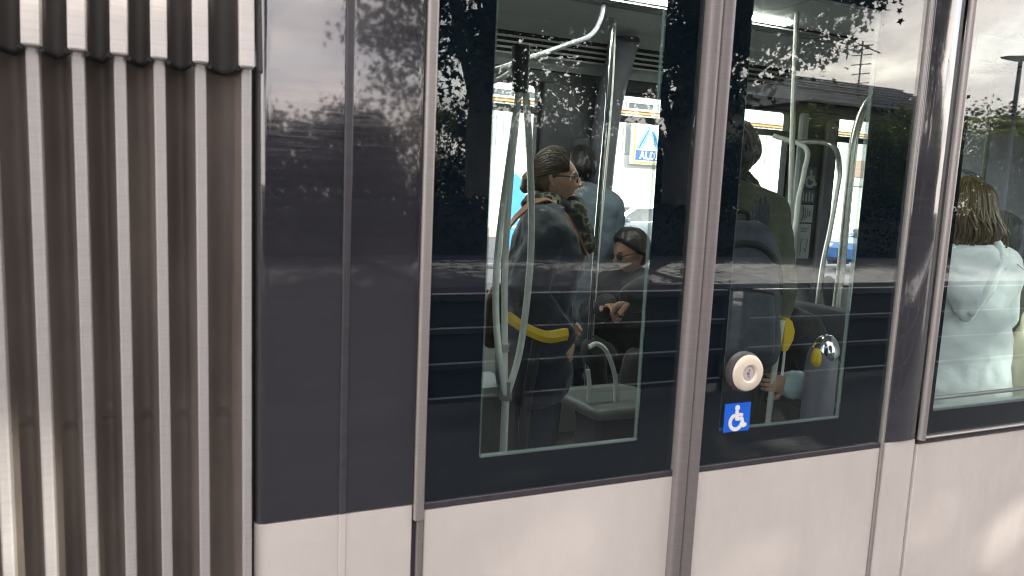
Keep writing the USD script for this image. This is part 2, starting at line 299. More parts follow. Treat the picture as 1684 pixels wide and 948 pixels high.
def soften(man, l=0.018, it=12, noise=0.0, nscale=14.0, seed=0):
    m = arr(man.refine_to_length(l)); m = trimesh.Trimesh(m.vertices, m.faces, process=True)
    trimesh.smoothing.filter_taubin(m, lamb=0.6, nu=-0.62, iterations=it)
    if noise:
        q = np.array(m.vertices); d = (meshkit.fbm(q*nscale, 3, seed)-0.5)*2*noise+(0.5-np.abs(meshkit.noise(q*nscale*1.7*np.array([1, 1, 0.7]), seed+5)-0.5)*2)*noise*0.6
        m.vertices = m.vertices+m.vertex_normals*d[:, None]
    return m
def rotz(m, a, loc=(0, 0, 0)):
    m = arr(m).copy(); T = trimesh.transformations.rotation_matrix(a, [0, 0, 1]); T[:3, 3] = loc; m.apply_transform(T); return m

# ================================================================== THE SETTING
struct('ground', box(-400, 400, -400, 400, -0.6, -0.02), 'earth')
struct('track_bed', box(-60, 60, -0.08, 3.4, -0.015, 0.03), 'asphalt')
struct('platform', box(-30, 30, -3.6, -0.10, -0.01, 0.27), 'platform')
struct('road', box(-90, 90, -9.58, -3.62, -0.01, 0.10), 'asphalt')
struct('side_road', box(-90, 3.6, -15.2, -9.6, -0.01, 0.11), 'asphalt')
struct('pavement', box(3.62, 90, -15.2, -9.6, -0.01, 0.22), 'pavement')
struct('far_road', box(-60, 120, 3.6, 11.0, -0.01, 0.08), 'asphalt')
struct('far_pavement', box(-60, 120, 11.02, 23.9, -0.01, 0.10), 'pavement')

# ================================================================== THE TRAM
tram = thing('tram', 'white and dark grey tram with grey bellows and glazed double doors seen close up', 'tram', (0, 0, 0))
ZB, ZT = 1.083, 2.72
# --- bellows
FX = [-0.222+(-0.0625)*k for k in range(10, 0, -1)]+[-0.222, -0.158, -0.097, -0.037, 0.028, 0.104]
def fold(xa, xb, yo, depth, z0, z1, lean=0.0, nz=60, crease=None):
    t = np.linspace(0, 1, 13); xs = xa+(xb-xa)*t; ys = yo+depth*np.sin(np.pi*t)**0.75
    zs = np.linspace(z0, z1, nz); V = []
    for z in zs:
        y = ys+lean*(z-z0)
        if crease is not None:
            y = y-0.004*np.exp(-((z-crease-0.012*np.sin(np.pi*t))/0.006)**2)+0.003*np.exp(-((z-crease+0.012-0.012*np.sin(np.pi*t))/0.005)**2)
            y = y+0.006*np.sin(np.pi*t)*np.sin(z*5+xa*40)
        V.append(np.c_[xs, y, np.full(13, z)])
    front = np.vstack(V); back = front+[0, 0.004, 0]; n = 13; Fs = []
    N = len(front)
    for i in range(nz-1):
        for j in range(n-1):
            a = i*n+j; Fs += [[a, a+1, a+n+1], [a, a+n+1, a+n]]; b = a+N; Fs += [[b, b+n+1, b+1], [b, b+n, b+n+1]]
    return trimesh.Trimesh(np.vstack([front, back]), Fs, process=False)
rng = random.Random(4)
for i in range(len(FX)-1):
    xa, xb = FX[i]+0.006, FX[i+1]-0.006
    cr = 1.30+rng.uniform(-0.008, 0.012)
    part(tram, 'bellows_fold', fold(xa, xb, 0.006, rng.uniform(0.034, 0.048), 0.35, 1.955, crease=cr, nz=150), 'bellow', smooth=True)
    part(tram, 'bellows_upper_fold', fold(xa-0.004, xb+0.004, -0.012, 0.040, 1.945, 2.6, lean=0.10), 'bellow_top', smooth=True)
    t = np.linspace(0, 1, 11)
    hem = np.c_[xa+0.008+(xb-xa-0.016)*t, -0.016+0.040*np.sin(np.pi*t)**0.75, 1.945-0.006*np.sin(np.pi*t)+0.002*t]
    part(tram, 'bellows_hem', tube(hem, 0.0045, 6, 2), 'black')
for i, x in enumerate(FX):
    w = 0.0088 if i < len(FX)-1 else 0.008
    part(tram, 'bellows_frame', box(x-w, x+w, -0.012, 0.03, 0.35, 1.958, 0.003), 'bellow_frame')
    up = box(x-0.0125, x+0.0125, -0.026, 0.012, 1.948, 2.6, 0.003); v = np.array(up.vertices); v[:, 1] += 0.10*(v[:, 2]-1.948); up.vertices = v
    part(tram, 'bellows_upper_frame', up, 'bellow_frame_top')
part(tram, 'bellows_end_gap', box(0.108, 0.121, 0.02, 0.09, 0.35, 2.7), 'black')
# --- body panels (upper dark, lower white) with rounded outer corner at the module end
def panel(x0, x1, z0, z1, r0=0.003, r1=0.003, y=0.0, th=0.035, crown=0.0):
    pts = []
    a = np.linspace(0, np.pi/2, 7)
    for t in a: pts.append((x0+r0-r0*np.cos(t), y+r0-r0*np.sin(t)))
    for t in np.linspace(0, 1, 15)[1:-1]: pts.append((x0+r0+(x1-r1-x0-r0)*t, y-crown*math.sin(math.pi*t)))
    for t in a[::-1]: pts.append((x1-r1+r1*np.cos(t), y+r1-r1*np.sin(t)))
    pts += [(x1, y+th+max(r0, r1)), (x0, y+th+max(r0, r1))]
    return extr_z(pts, z0, z1)
part(tram, 'dark_panel', panel(0.118, 0.2808, 1.086, 2.9, r0=0.022, r1=0.001), 'dark_paint')
part(tram, 'dark_panel', panel(0.2962, 0.436, 1.086, 2.9, r0=0.001), 'dark_paint')
part(tram, 'lower_panel', panel(0.118, 0.2808, 0.30, 1.083, r0=0.022, r1=0.001), 'white_paint')
part(tram, 'lower_panel', panel(0.2962, 0.436, 0.30, 1.083, r0=0.001), 'white_paint')
part(tram, 'trim_strip', panel(0.281, 0.296, 1.086, 2.9, 0.003, 0.003, y=-0.0025, th=0.02), 'trim_paint')
part(tram, 'trim_strip', panel(0.281, 0.296, 0.30, 1.084, 0.003, 0.003, y=-0.0025, th=0.02), 'white_paint', label='white lower end of the trim strip')
part(tram, 'lower_panel', panel(1.846, 1.970, 0.30, 1.080), 'white_paint')
part(tram, 'pillar_panel', panel(1.846, 1.974, 1.083, 2.9, 0.012, 0.012, crown=0.006), 'pillar_paint')
part(tram, 'lower_panel', panel(1.984, 6.4, 0.30, 1.060), 'white_paint')
part(tram, 'window_ledge', box(1.99, 6.4, 0.006, 0.05, 1.058, 1.082, 0.0), 'gasket')
part(tram, 'window_ledge', box(1.985, 6.4, -0.006, 0.01, 1.079, 1.084, 0.0015), 'profile', label='bright ledge under the side window')
# side window pillar strip
part(tram, 'window_strip', tube([(1.989, -0.004, 1.078), (1.989, -0.004, 2.9)], 0.0115, 14, smooth=False), 'profile')
part(tram, 'panel_gap', box(1.9715, 1.9825, 0.012, 0.05, 0.3, 1.07), 'gasket')
# --- door surrounds
part(tram, 'door_edge_profile', panel(0.4385, 0.4605, 1.05, 2.9, 0.006, 0.006, y=-0.008), 'profile')
part(tram, 'door_edge_profile', panel(0.4365, 0.4455, 0.30, 1.048, 0.002, 0.002, y=0.006), 'gasket')
part(tram, 'door_edge_profile', panel(0.4465, 0.4600, 0.30, 1.048, 0.004, 0.004, y=-0.006), 'seal')
part(tram, 'door_edge_profile', panel(1.8265, 1.8345, 0.30, 2.9, 0.003, 0.003, y=-0.006), 'profile')
part(tram, 'door_edge_profile', panel(1.8355, 1.8445, 0.30, 2.9, 0.002, 0.002, y=0.008), 'gasket')
# --- glazing helper: pane, black printed border, edge bars of the inner pane
def glazing(par, x0, x1, z0, z1, ix0, ix1, iz0, iz1, r=0.008, y=0.002, slantx=0.0):
    part(par, 'glass_pane', box(x0, x1, y, y+0.005, z0, z1), 'glass', smooth=False)
    part(par, 'printed_border', frame_ring(x0, x1, z0, z1, ix0, ix1, iz0, iz1, y+0.0065, y+0.009, r), 'frit', smooth=False)
    e = 0.0045
    for b in ((ix0+0.001, ix0+0.001+e, iz0, iz1), (ix1-e-0.001, ix1-0.001, iz0, iz1), (ix0+0.007, ix1-0.007, iz0+0.001, iz0+0.001+e), (ix0+0.007, ix1-0.007, iz1-e-0.001, iz1-0.001)):
        part(par, 'pane_edge', box(b[0], b[1], y+0.010, y+0.019, b[2], b[3], 0.001), 'pane_edge')
def door(x0, x1, ix0, ix1, seal_at):
    d = part(tram, 'door', frame_ring(x0, x1, 0.36, 2.75, ix0-0.012, ix1+0.10, 1.154, 2.275, 0.040, 0.062, 0.02), 'plastic_dark', smooth=False)
    glazing(d, x0, x1, 1.084, 2.75, ix0, ix1, 1.167, 2.262)
    part(d, 'door_gasket', box(x0, x1, -0.0005, 0.03, 1.069, 1.0835, 0.001), 'gasket')
    part(d, 'door_lower_panel', panel(x0, x1, 0.36, 1.068, 0.003, 0.003), 'white_paint')
    return d
dA = door(0.4625, 1.112, 0.586, 1.000, 1.12)
dB = door(1.1795, 1.825, 1.243, 1.664, 1.14)
part(dA, 'edge_seal', panel(1.1025, 1.139, 0.34, 2.75, 0.016, 0.016, y=-0.022, th=0.04), 'seal')
part(dB, 'edge_seal', panel(1.1415, 1.178, 0.34, 2.75, 0.016, 0.016, y=-0.018, th=0.04), 'seal')
# button and sticker on the right leaf
BC = (1.299, -0.002, 1.324)
part(dB, 'push_button_housing', lathe([(0, 0), (0.052, 0), (0.052, 0.014), (0.048, 0.017), (0, 0.017)], (BC[0]-0.004, 0.0015, BC[2]+0.001)), 'gasket')
part(dB, 'push_button_ring', lathe([(0.019, 0.014), (0.019, 0.022), (0.024, 0.026), (0.038, 0.026), (0.045, 0.022), (0.047, 0.017), (0.047, 0.014)], (BC[0], 0, BC[2])), 'cream')
part(dB, 'push_button', lathe([(0, 0.014), (0.0185, 0.014), (0.0185, 0.019), (0.016, 0.0215), (0.0, 0.0225)], (BC[0], 0, BC[2])), 'button_mid')
bm = [text_on('o', 0.010, (BC[0]-0.0075, -0.0222, BC[2]-0.004), 0.0012), box(BC[0]-0.001, BC[0]+0.001, -0.0235, -0.022, BC[2]-0.010, BC[2]-0.006), box(BC[0]-0.001, BC[0]+0.001, -0.0235, -0.022, BC[2]+0.006, BC[2]+0.010)]
part(dB, 'push_button_mark', bm, 'gasket')
part(dB, 'access_sticker', box(1.2515, 1.3345, 0.0008, 0.0018, 1.166, 1.241), 'blue_sign', smooth=False)
def wheelchair(sx, sz, s, y0, y1):
    g = sg.Point(0.47*s, 0.87*s).buffer(0.105*s)
    g = g.union(sg.LineString([(0.46*s, 0.72*s), (0.47*s, 0.46*s), (0.70*s, 0.46*s), (0.80*s, 0.18*s), (0.88*s, 0.21*s)]).buffer(0.072*s, cap_style=1))
    g = g.union(sg.LineString([(0.47*s, 0.62*s), (0.70*s, 0.60*s)]).buffer(0.055*s))
    arc = [(0.45*s+0.27*s*math.cos(a), 0.33*s+0.27*s*math.sin(a)) for a in np.linspace(math.radians(115), math.radians(345), 24)]
    g = g.union(sg.LineString(arc).buffer(0.068*s))
    out = []
    for q in getattr(g, 'geoms', [g]):
        m = prism_xz(q, y0, y1); m.apply_translation([sx, 0, sz]); out.append(m)
    return out
part(dB, 'wheelchair_symbol', wheelchair(1.258, 1.168, 0.070, -0.0008, 0.0006), 'sign_white', smooth=False)
# --- side windows to the right of the pillar
def side_window(x0, x1, ix0, ix1):
    w = part(tram, 'side_window', frame_ring(x0, x1, 1.09, 2.75, ix0-0.012, ix1+0.03, 1.143, 2.264, 0.040, 0.062, 0.02), 'plastic_dark', smooth=False)
    glazing(w, x0, x1, 1.084, 2.75, ix0, ix1, 1.156, 2.252)
side_window(2.003, 3.75, 2.042, 3.70)
side_window(3.76, 6.4, 3.80, 6.36)
# --- shell and interior
part(tram, 'roof', [box(0.13, 8.6, 0.03, 2.42, 2.9, 3.3, 0.05)], 'white_paint')
part(tram, 'cantrail', box(0.13, 8.6, 0.065, 0.12, 2.30, 2.9), 'plastic_dark')
part(tram, 'floor', box(0.13, 8.6, 0.06, 2.36, 0.28, 0.35), 'floor')
part(tram, 'end_wall', box(0.13, 0.19, 0.12, 2.30, 0.351, 2.62), 'plastic_dark')
part(tram, 'end_wall', box(8.5, 8.56, 0.12, 2.30, 0.351, 2.62), 'plastic_dark')
part(tram, 'inner_lining', box(0.19, 0.58, 0.07, 0.10, 0.351, 2.6), 'plastic_dark')
part(tram, 'inner_lining', box(2.0, 6.4, 0.07, 0.115, 0.351, 1.135), 'plastic')
part(tram, 'inner_lining', box(6.4, 8.5, 0.0, 0.115, 0.30, 2.9), 'plastic')
for (a, b) in ((0.19, 2.4), (2.41, 4.6), (4.61, 8.5)):
    part(tram, 'ceiling_panel', prism_xz([(a, 2.60), (b, 2.60), (b, 2.64), (a, 2.64)], 0.42, 1.98), 'ceil')
cove = lambda a, b, y0, z0, y1, z1: trimesh.convex.convex_hull(np.array([(x, y, z+d) for x in (a, b) for (y, z) in ((y0, z0), (y1, z1)) for d in (0, 0.03)]))
part(tram, 'ceiling_cove', cove(0.19, 8.5, 1.98, 2.61, 2.30, 2.42), 'ceil')
part(tram, 'ceiling_cove', cove(0.19, 8.5, 0.12, 2.42, 0.42, 2.61), 'ceil')
for (y, z) in ((1.485, 2.598), (0.75, 2.598)):
    gr = part(tram, 'ceiling_grille', box(0.3, 8.4, y-0.07, y+0.07, z-0.004, z+0.001), 'black')
    for k in range(4):
        part(gr, 'slat', box(0.3, 8.4, y-0.055+0.033*k, y-0.045+0.033*k, z-0.012, z-0.005), 'plastic')
gr = part(tram, 'ceiling_grille', cove(0.3, 8.4, 2.08, 2.535, 2.2, 2.465), 'black')
for k in range(4):
    t = k/3; part(gr, 'slat', box(0.3, 8.4, 2.085+0.10*t, 2.095+0.10*t, 2.522-0.062*t, 2.532-0.062*t), 'plastic')
part(tram, 'ceiling_light', box(0.4, 2.62, 1.35, 1.395, 2.590, 2.598), 'lamp_strip')
# far wall with windows
YW = 2.34
part(tram, 'far_wall', box(0.19, 8.5, YW-0.02, YW+0.06, 0.28, 1.19), 'plastic')
part(tram, 'far_wall', box(0.19, 8.5, YW-0.02, YW+0.06, 2.36, 2.9), 'plastic_dark')
for (a, b, m) in ((0.19, 0.50, 'plastic_dark'), (1.80, 2.245, 'plastic_dark'), (3.60, 3.99, 'plastic_dark'), (5.30, 6.9, 'plastic_dark'), (8.1, 8.5, 'plastic')):
    part(tram, 'far_pillar', box(a, b, YW-0.05, YW+0.06, 1.192, 2.358, 0.006), m)
part(tram, 'pillar_cover', tube([(2.12, 2.26, 0.9), (2.15, 2.25, 1.6), (2.165, 2.22, 2.2), (2.12, 2.0, 2.58)], 0.075, 14), 'pillar_grey')
part(tram, 'pillar_cover', box(3.85, 3.94, 2.25, 2.288, 1.0, 2.30, 0.012), 'pillar_grey')
part(tram, 'pillar_cover', box(3.62, 3.69, 2.25, 2.288, 1.0, 2.34, 0.012), 'plastic', label='pale window jamb trim')
for (a, b) in ((0.50, 1.80), (2.245, 3.60), (3.99, 5.30), (6.9, 8.1)):
    w = part(tram, 'far_window', frame_ring(a, b, 1.192, 2.358, a+0.018, b-0.018, 1.21, 2.34, YW-0.02, YW+0.03, 0.03), 'black', smooth=False)
    part(w, 'far_pane', box(a+0.005, b-0.005, YW+0.01, YW+0.014, 1.20, 2.35), 'far_glass', smooth=False)
    part(w, 'hopper_rail', box(a+0.018, b-0.018, YW-0.025, YW+0.009, 2.185, 2.222, 0.004), 'plastic_dark')
# signs on the far pillar
s1 = part(tram, 'seat_sign', box(3.70, 3.815, 2.280, 2.2835, 1.865, 2.00), 'sign_dim', smooth=False)
part(s1, 'wheelchair_symbol', wheelchair(3.71, 1.868, 0.12, 2.277, 2.2795), 'sign_grey', smooth=False)
s2 = part(tram, 'seat_sign', box(3.70, 3.815, 2.280, 2.2835, 1.765, 1.855), 'sign_dim', smooth=False)
part(s2, 'sign_marks', [box(3.712+0.026*k, 3.722+0.026*k, 2.277, 2.2795, 1.778, 1.842-0.012*(k % 2)) for k in range(4)], 'sign_grey', smooth=False)
s3 = part(tram, 'seat_sign', box(3.705, 3.815, 2.280, 2.2835, 1.64, 1.755), 'sign_grey', smooth=False)
s4 = part(tram, 'seat_sign', box(3.71, 3.812, 2.280, 2.2835, 1.40, 1.63), 'sign_grey', smooth=False)
part(s3, 'sign_marks', [tube([(3.72+0.02*k, 2.279, 1.65+0.01*k), (3.735+0.018*k, 2.279, 1.70), (3.725+0.02*k, 2.279, 1.745-0.01*k)], 0.0022, 5, 3) for k in range(4)], 'sign_ink')
part(s4, 'sign_marks', [box(3.725, 3.795-0.012*k, 2.277, 2.2795, 1.60-0.012*k, 1.604-0.012*k) for k in range(3)]+[tube([(3.735, 2.279, 1.42), (3.735, 2.279, 1.53), (3.79, 2.279, 1.53), (3.78, 2.279, 1.44), (3.765, 2.279, 1.47)], 0.002, 5, smooth=False)], 'sign_ink')
# hand poles
P3 = [[(0.975, 0.75, 2.089), (0.949, 0.75, 1.859), (0.926, 0.75, 1.626), (0.92, 0.75, 1.429), (0.937, 0.75, 1.247), (0.972, 0.75, 1.081)],
      [(0.984, 0.777, 2.089), (0.981, 0.804, 1.86), (0.981, 0.822, 1.628), (0.978, 0.813, 1.429), (0.976, 0.786, 1.246), (0.975, 0.768, 1.081)],
      [(0.992, 0.75, 2.089), (1.018, 0.75, 1.882), (1.038, 0.75, 1.629), (1.035, 0.75, 1.428), (1.015, 0.75, 1.224), (0.977, 0.75, 1.08)]]
tp = part(tram, 'hand_pole', tube([(0.976, 0.759, 1.103), (0.977, 0.759, 0.36)], 0.013, 12, smooth=False), 'pole')
for q in P3: part(tp, 'pole_branch', tube(q, 0.0115, 10), 'pole')
part(tp, 'pole_bracket', tube([(0.975, 0.759, 2.208), (0.979, 0.759, 2.064)], [0.03, 0.026], 12, smooth=False), 'plastic_dark')
part(tp, 'pole_collar', cyl((0.976, 0.759, 1.063), (0.976, 0.759, 1.126), 0.021), 'steel')
part(tp, 'pole_collar', cyl((0.976, 0.786, 1.22), (0.976, 0.786, 1.247), 0.016), 'steel')
part(tram, 'overhead_rail', tube([(0.6, 0.75, 2.10), (0.858, 0.8, 2.12), (1.092, 1.0, 2.21), (1.41, 1.3, 2.346), (1.62, 1.48, 2.44), (1.678, 1.5, 2.52), (1.69, 1.5, 2.6)], 0.011, 12), 'pillar_grey')
part(tram, 'overhead_rail', tube([(0.6, 0.75, 2.07), (0.9, 0.85, 2.10), (1.06, 0.97, 2.18)], 0.009, 10), 'pole')
part(tram, 'hand_pole', tube([(1.883, 1.75, 2.6), (1.886, 1.75, 2.2), (1.872, 1.75, 1.76), (1.864, 1.75, 1.307), (1.858, 1.75, 0.36)], 0.014, 12), 'chrome')
part(tram, 'hand_pole', tube([(1.925, 1.8, 2.6), (1.93, 1.8, 2.2), (1.905, 1.8, 1.3), (1.9, 1.8, 0.36)], 0.011, 12), 'pole')
part(tram, 'hand_pole', tube([(2.505, 1.2, 2.6), (2.528, 1.2, 2.234), (2.572, 1.2, 1.686), (2.585, 1.2, 1.2), (2.59, 1.2, 0.36)], 0.012, 12), 'pole')
part(tram, 'grab_handle', tube([(3.26, 2.1, 2.16), (3.322, 1.9, 2.085), (3.33, 1.9, 1.95), (3.306, 1.9, 1.8), (3.274, 1.9, 1.53), (3.25, 2.1, 1.45)], 0.014, 12), 'pole')
part(tram, 'grab_handle', tube([(3.45, 2.2, 2.14), (3.53, 1.92, 2.12), (3.604, 1.9, 1.985), (3.60, 1.9, 1.82), (3.578, 1.9, 1.605), (3.538, 1.9, 1.271), (3.53, 1.9, 0.36)], 0.015, 12), 'steel')
part(tram, 'hand_pole', tube([(3.0, 0.9, 2.36), (2.80, 0.9, 2.30), (2.66, 0.9, 2.20), (2.60, 0.9, 2.06), (2.593, 0.9, 1.857), (2.595, 0.9, 1.466), (2.581, 0.9, 1.117), (2.57, 0.9, 0.36)], 0.0175, 14), 'steel')
part(tram, 'hand_pole', tube([(3.937, 2.0, 2.6), (3.945, 2.0, 1.722), (3.932, 2.0, 0.36)], 0.014, 12), 'pole')
gp = part(tram, 'grip_pole', tube([(1.998, 0.6, 1.33), (1.981, 0.6, 1.119), (1.955, 0.6, 0.36)], 0.011, 12), 'pole')
part(gp, 'yellow_grip', prism_xz([(2.008, 1.215), (2.030, 1.217), (2.052, 1.255), (2.056, 1.29), (2.040, 1.325), (2.022, 1.338), (2.006, 1.337)], 0.592, 0.612), 'yellow')
part(gp, 'grip_rod', cyl((2.025, 0.602, 1.216), (2.024, 0.602, 1.11), 0.005), 'sign_white')
st = part(tram, 'perch_column', soften(union([ball_hull([((2.06, 0.47, 0.36), 0.05), ((2.11, 0.49, 0.36), 0.05), ((2.06, 0.47, 1.225), 0.048), ((2.11, 0.49, 1.225), 0.048)])]), 0.02, 6), 'pillar_grey')
part(st, 'perch_cap', soften(ball_hull([((2.075, 0.468, 1.262), 0.036), ((2.112, 0.488, 1.262), 0.036), ((2.072, 0.467, 1.235), 0.048), ((2.115, 0.488, 1.235), 0.048)]), 0.015, 4), 'chrome')
part(st, 'yellow_grip', soften(ball_hull([((2.022, 0.45, 1.245), 0.016), ((2.018, 0.45, 1.205), 0.015), ((2.036, 0.45, 1.20), 0.015)]), 0.01, 4), 'yellow')
vd = part(tram, 'card_reader', soften(ball_hull([((3.585, 1.88, 1.29), 0.045), ((3.63, 1.9, 1.26), 0.045), ((3.62, 1.88, 1.14), 0.032)]), 0.015, 4), 'plastic_dark')
part(vd, 'reader_screen', box(3.57, 3.62, 1.828, 1.834, 1.24, 1.30), 'glass_dark')
vr = part(tram, 'ticket_validator', box(1.93, 2.02, 2.12, 2.22, 1.80, 2.06, 0.015), 'plastic_dark')
part(vr, 'validator_face', box(1.935, 1.985, 2.108, 2.119, 1.88, 2.01, 0.004), 'red'); part(vr, 'validator_slot', box(1.93, 2.0, 2.09, 2.118, 1.835, 1.85, 0.003), 'sign_white')
# luggage loop and lamp handle deep in the right end
part(tram, 'yellow_rail', tube([(5.4, 1.3, 2.262), (4.4, 1.3, 2.263), (4.0, 1.3, 2.264), (3.90, 1.3, 2.25), (3.893, 1.3, 2.215), (3.94, 1.3, 2.185), (4.1, 1.3, 2.20), (4.4, 1.3, 2.216), (5.4, 1.3, 2.22)], 0.008, 10), 'yellow_rail')
part(tram, 'grab_handle', tube([(3.37, 1.0, 1.96), (3.414, 0.9, 1.92), (3.424, 0.9, 1.88), (3.41, 0.9, 1.82), (3.38, 1.0, 1.78)], 0.008, 10), 'chrome')
part(tram, 'hand_pole', tube([(3.5, 0.95, 2.5), (3.52, 0.95, 1.95), (3.50, 0.95, 1.6), (3.49, 0.95, 0.36)], 0.010, 10), 'seat')
part(tram, 'partition', box(4.98, 5.22, 1.6, 2.27, 0.36, 2.33, 0.015), 'pillar_grey')
part(tram, 'partition', box(5.6, 5.66, 1.0, 2.27, 0.36, 2.25, 0.015), 'plastic_dark')
# seats: pale shell behind the left pane, and rows further along
def seat_unit(x, y, ang, zseat, mat='seat', back=True):
    T = lambda m: rotz(m, ang, (x, y, 0))
    c = part(tram, 'seat', T(soften(ball_hull([((-0.18, -0.19, zseat-0.03), 0.03), ((-0.18, 0.19, zseat-0.03), 0.03), ((0.20, -0.18, zseat-0.02), 0.03), ((0.20, 0.18, zseat-0.02), 0.03)]), 0.03, 3)), mat)
    if back: part(c, 'seat_back', T(soften(ball_hull([((-0.20, -0.18, zseat+0.02), 0.025), ((-0.20, 0.18, zseat+0.02), 0.025), ((-0.29, -0.15, zseat+0.50), 0.025), ((-0.29, 0.15, zseat+0.50), 0.025)]), 0.03, 3)), mat)
    part(c, 'seat_pedestal', T(box(-0.12, 0.10, -0.12, 0.12, 0.352, zseat-0.062, 0.02)), 'plastic_dark')
    return c
seat_unit(2.25, 1.98, math.radians(225), 0.80)
s = seat_unit(1.80, 1.42, math.radians(-90), 0.84, back=False)
part(tram, 'seat_handle', tube([(1.60, 1.3, 1.10), (1.64, 1.3, 1.112), (1.69, 1.3, 1.075), (1.735, 1.3, 0.98), (1.75, 1.3, 0.9), (1.752, 1.3, 0.78)], 0.011, 10), 'pole')
part(tram, 'seat_handle', tube([(1.60, 1.3, 1.00), (1.612, 1.3, 0.93), (1.61, 1.3, 0.86)], 0.010, 10), 'pole')
seat_unit(2.72, 0.46, math.radians(48), 0.96, back=False)
seat_unit(3.50, 0.82, math.radians(-8), 0.84, back=False)
seat_unit(2.25, 0.9, math.radians(185), 0.80, 'plastic_dark')
seat_unit(1.0, 1.9, math.radians(-90), 0.80)
seat_unit(4.4, 0.6, math.radians(0), 0.80); seat_unit(4.4, 1.9, math.radians(0), 0.80)
yb = smooth_path([(1.012, 0.83, 1.325), (1.07, 0.80, 1.286), (1.141, 0.79, 1.262), (1.232, 0.82, 1.262)], 8)
part(tram, 'yellow_back_rest', [trimesh.convex.convex_hull(np.vstack([p+d for p in yb[i:i+2] for d in (np.array([0, 0, .022]), np.array([0, .03, .018]), np.array([0, 0, -.02]), np.array([0, .03, -.02]), np.array([0, -.008, 0.0]))])) for i in range(len(yb)-1)], 'yellow')
part(tram, 'back_rest_stem', tube([(1.13, 0.85, 1.25), (1.14, 0.95, 0.9), (1.14, 0.95, 0.36)], 0.02, 10), 'plastic_dark')
part(tram, 'side_rail', tube([(2.06, 0.11, 1.158), (3.7, 0.11, 1.165)], 0.007, 10, smooth=False), 'profile')
part(tram, 'pedestal_cover', box(0.95, 1.2, 1.1, 1.4, 0.352, 1.0, 0.03), 'seat')
# ================================================================== PASSENGERS
ICO = trimesh.creation.icosphere(subdivisions=4)
ICD = np.array(ICO.vertices)/np.linalg.norm(ICO.vertices, axis=1, keepdims=True)
sst = lambda a, b, x: (lambda t: t*t*(3-2*t))(np.clip((x-a)/(b-a), 0, 1))
def head_radial(d, k=1.0):
    x, y, z = d.T; p = d*np.array([0.098, 0.076, 0.118])
    low = sst(-0.15, -0.95, z); p[:, 1] *= 1-0.36*low
    back = sst(0.2, -0.6, x)*sst(-0.1, -0.8, z); p[:, 0] += 0.050*back
    front = sst(0.2, 0.75, x)
    G = lambda yc, zc, sy, sz: np.exp(-((np.abs(y)-yc)/sy)**2-((z-zc)/sz)**2)*front
    nose = np.exp(-(y/0.13)**2)*front*np.where(z < -0.22, np.exp(-((z+0.22)/0.09)**2), np.exp(-((z+0.22)/0.26)**2))
    p[:, 0] += 0.030*nose+0.006*G(0.25, 0.20, 0.30, 0.10)-0.010*G(0.33, 0.02, 0.16, 0.11)
    p[:, 0] += 0.007*G(0, -0.50, 0.26, 0.05)+0.006*G(0, -0.60, 0.24, 0.05)-0.004*G(0, -0.555, 0.3, 0.02)+0.010*G(0, -0.85, 0.3, 0.13)
    p[:, 0] -= 0.010*sst(0.3, 0.9, x)*sst(0.3, 0.8, z)
    p[:, 1] += np.sign(y)*0.005*np.exp(-((z+0.2)/0.2)**2)*sst(0.3, 0.7, x)*np.abs(y)
    return p*k
def hand(w, f, n, s, curl=0.4, side=1, spread=0.0):
    f = np.array(f, float); f /= np.linalg.norm(f); n = np.array(n, float); n -= f*(n@f); n /= np.linalg.norm(n); t = np.cross(n, f)*side
    w = np.array(w, float); k = s*0.96; out = []
    kn = [w+k*(0.082*f+0.028*t), w+k*(0.087*f+0.010*t), w+k*(0.084*f-0.009*t), w+k*(0.076*f-0.027*t)]
    out.append(ball_hull([(w+k*0.014*t, 0.016*k), (w-k*0.014*t, 0.016*k)]+[(q, 0.0105*k) for q in kn]+[(w+k*(0.03*f+0.026*t), 0.013*k)]))
    for i, (q, L) in enumerate(zip(kn, (0.072, 0.080, 0.074, 0.058))):
        a, p, r = curl*(0.8+0.12*i), q, 0.0092*k
        for j, fr in enumerate((0.45, 0.31, 0.24)):
            d = f*math.cos(a)+n*math.sin(a); e = p+d*L*fr*k; out.append(bone(p, e, r, r*0.9)); p, r, a = e, r*0.9, a+curl*1.1
    p = w+k*(0.028*f+0.026*t)
    for L, dv in ((0.042, 0.55*f+0.75*t+0.25*n), (0.032, 0.85*f+0.35*t+0.5*n)):
        dv = dv/np.linalg.norm(dv); e = p+dv*L*k; out.append(bone(p, e, 0.0125*k, 0.0100*k)); p = e
    return out
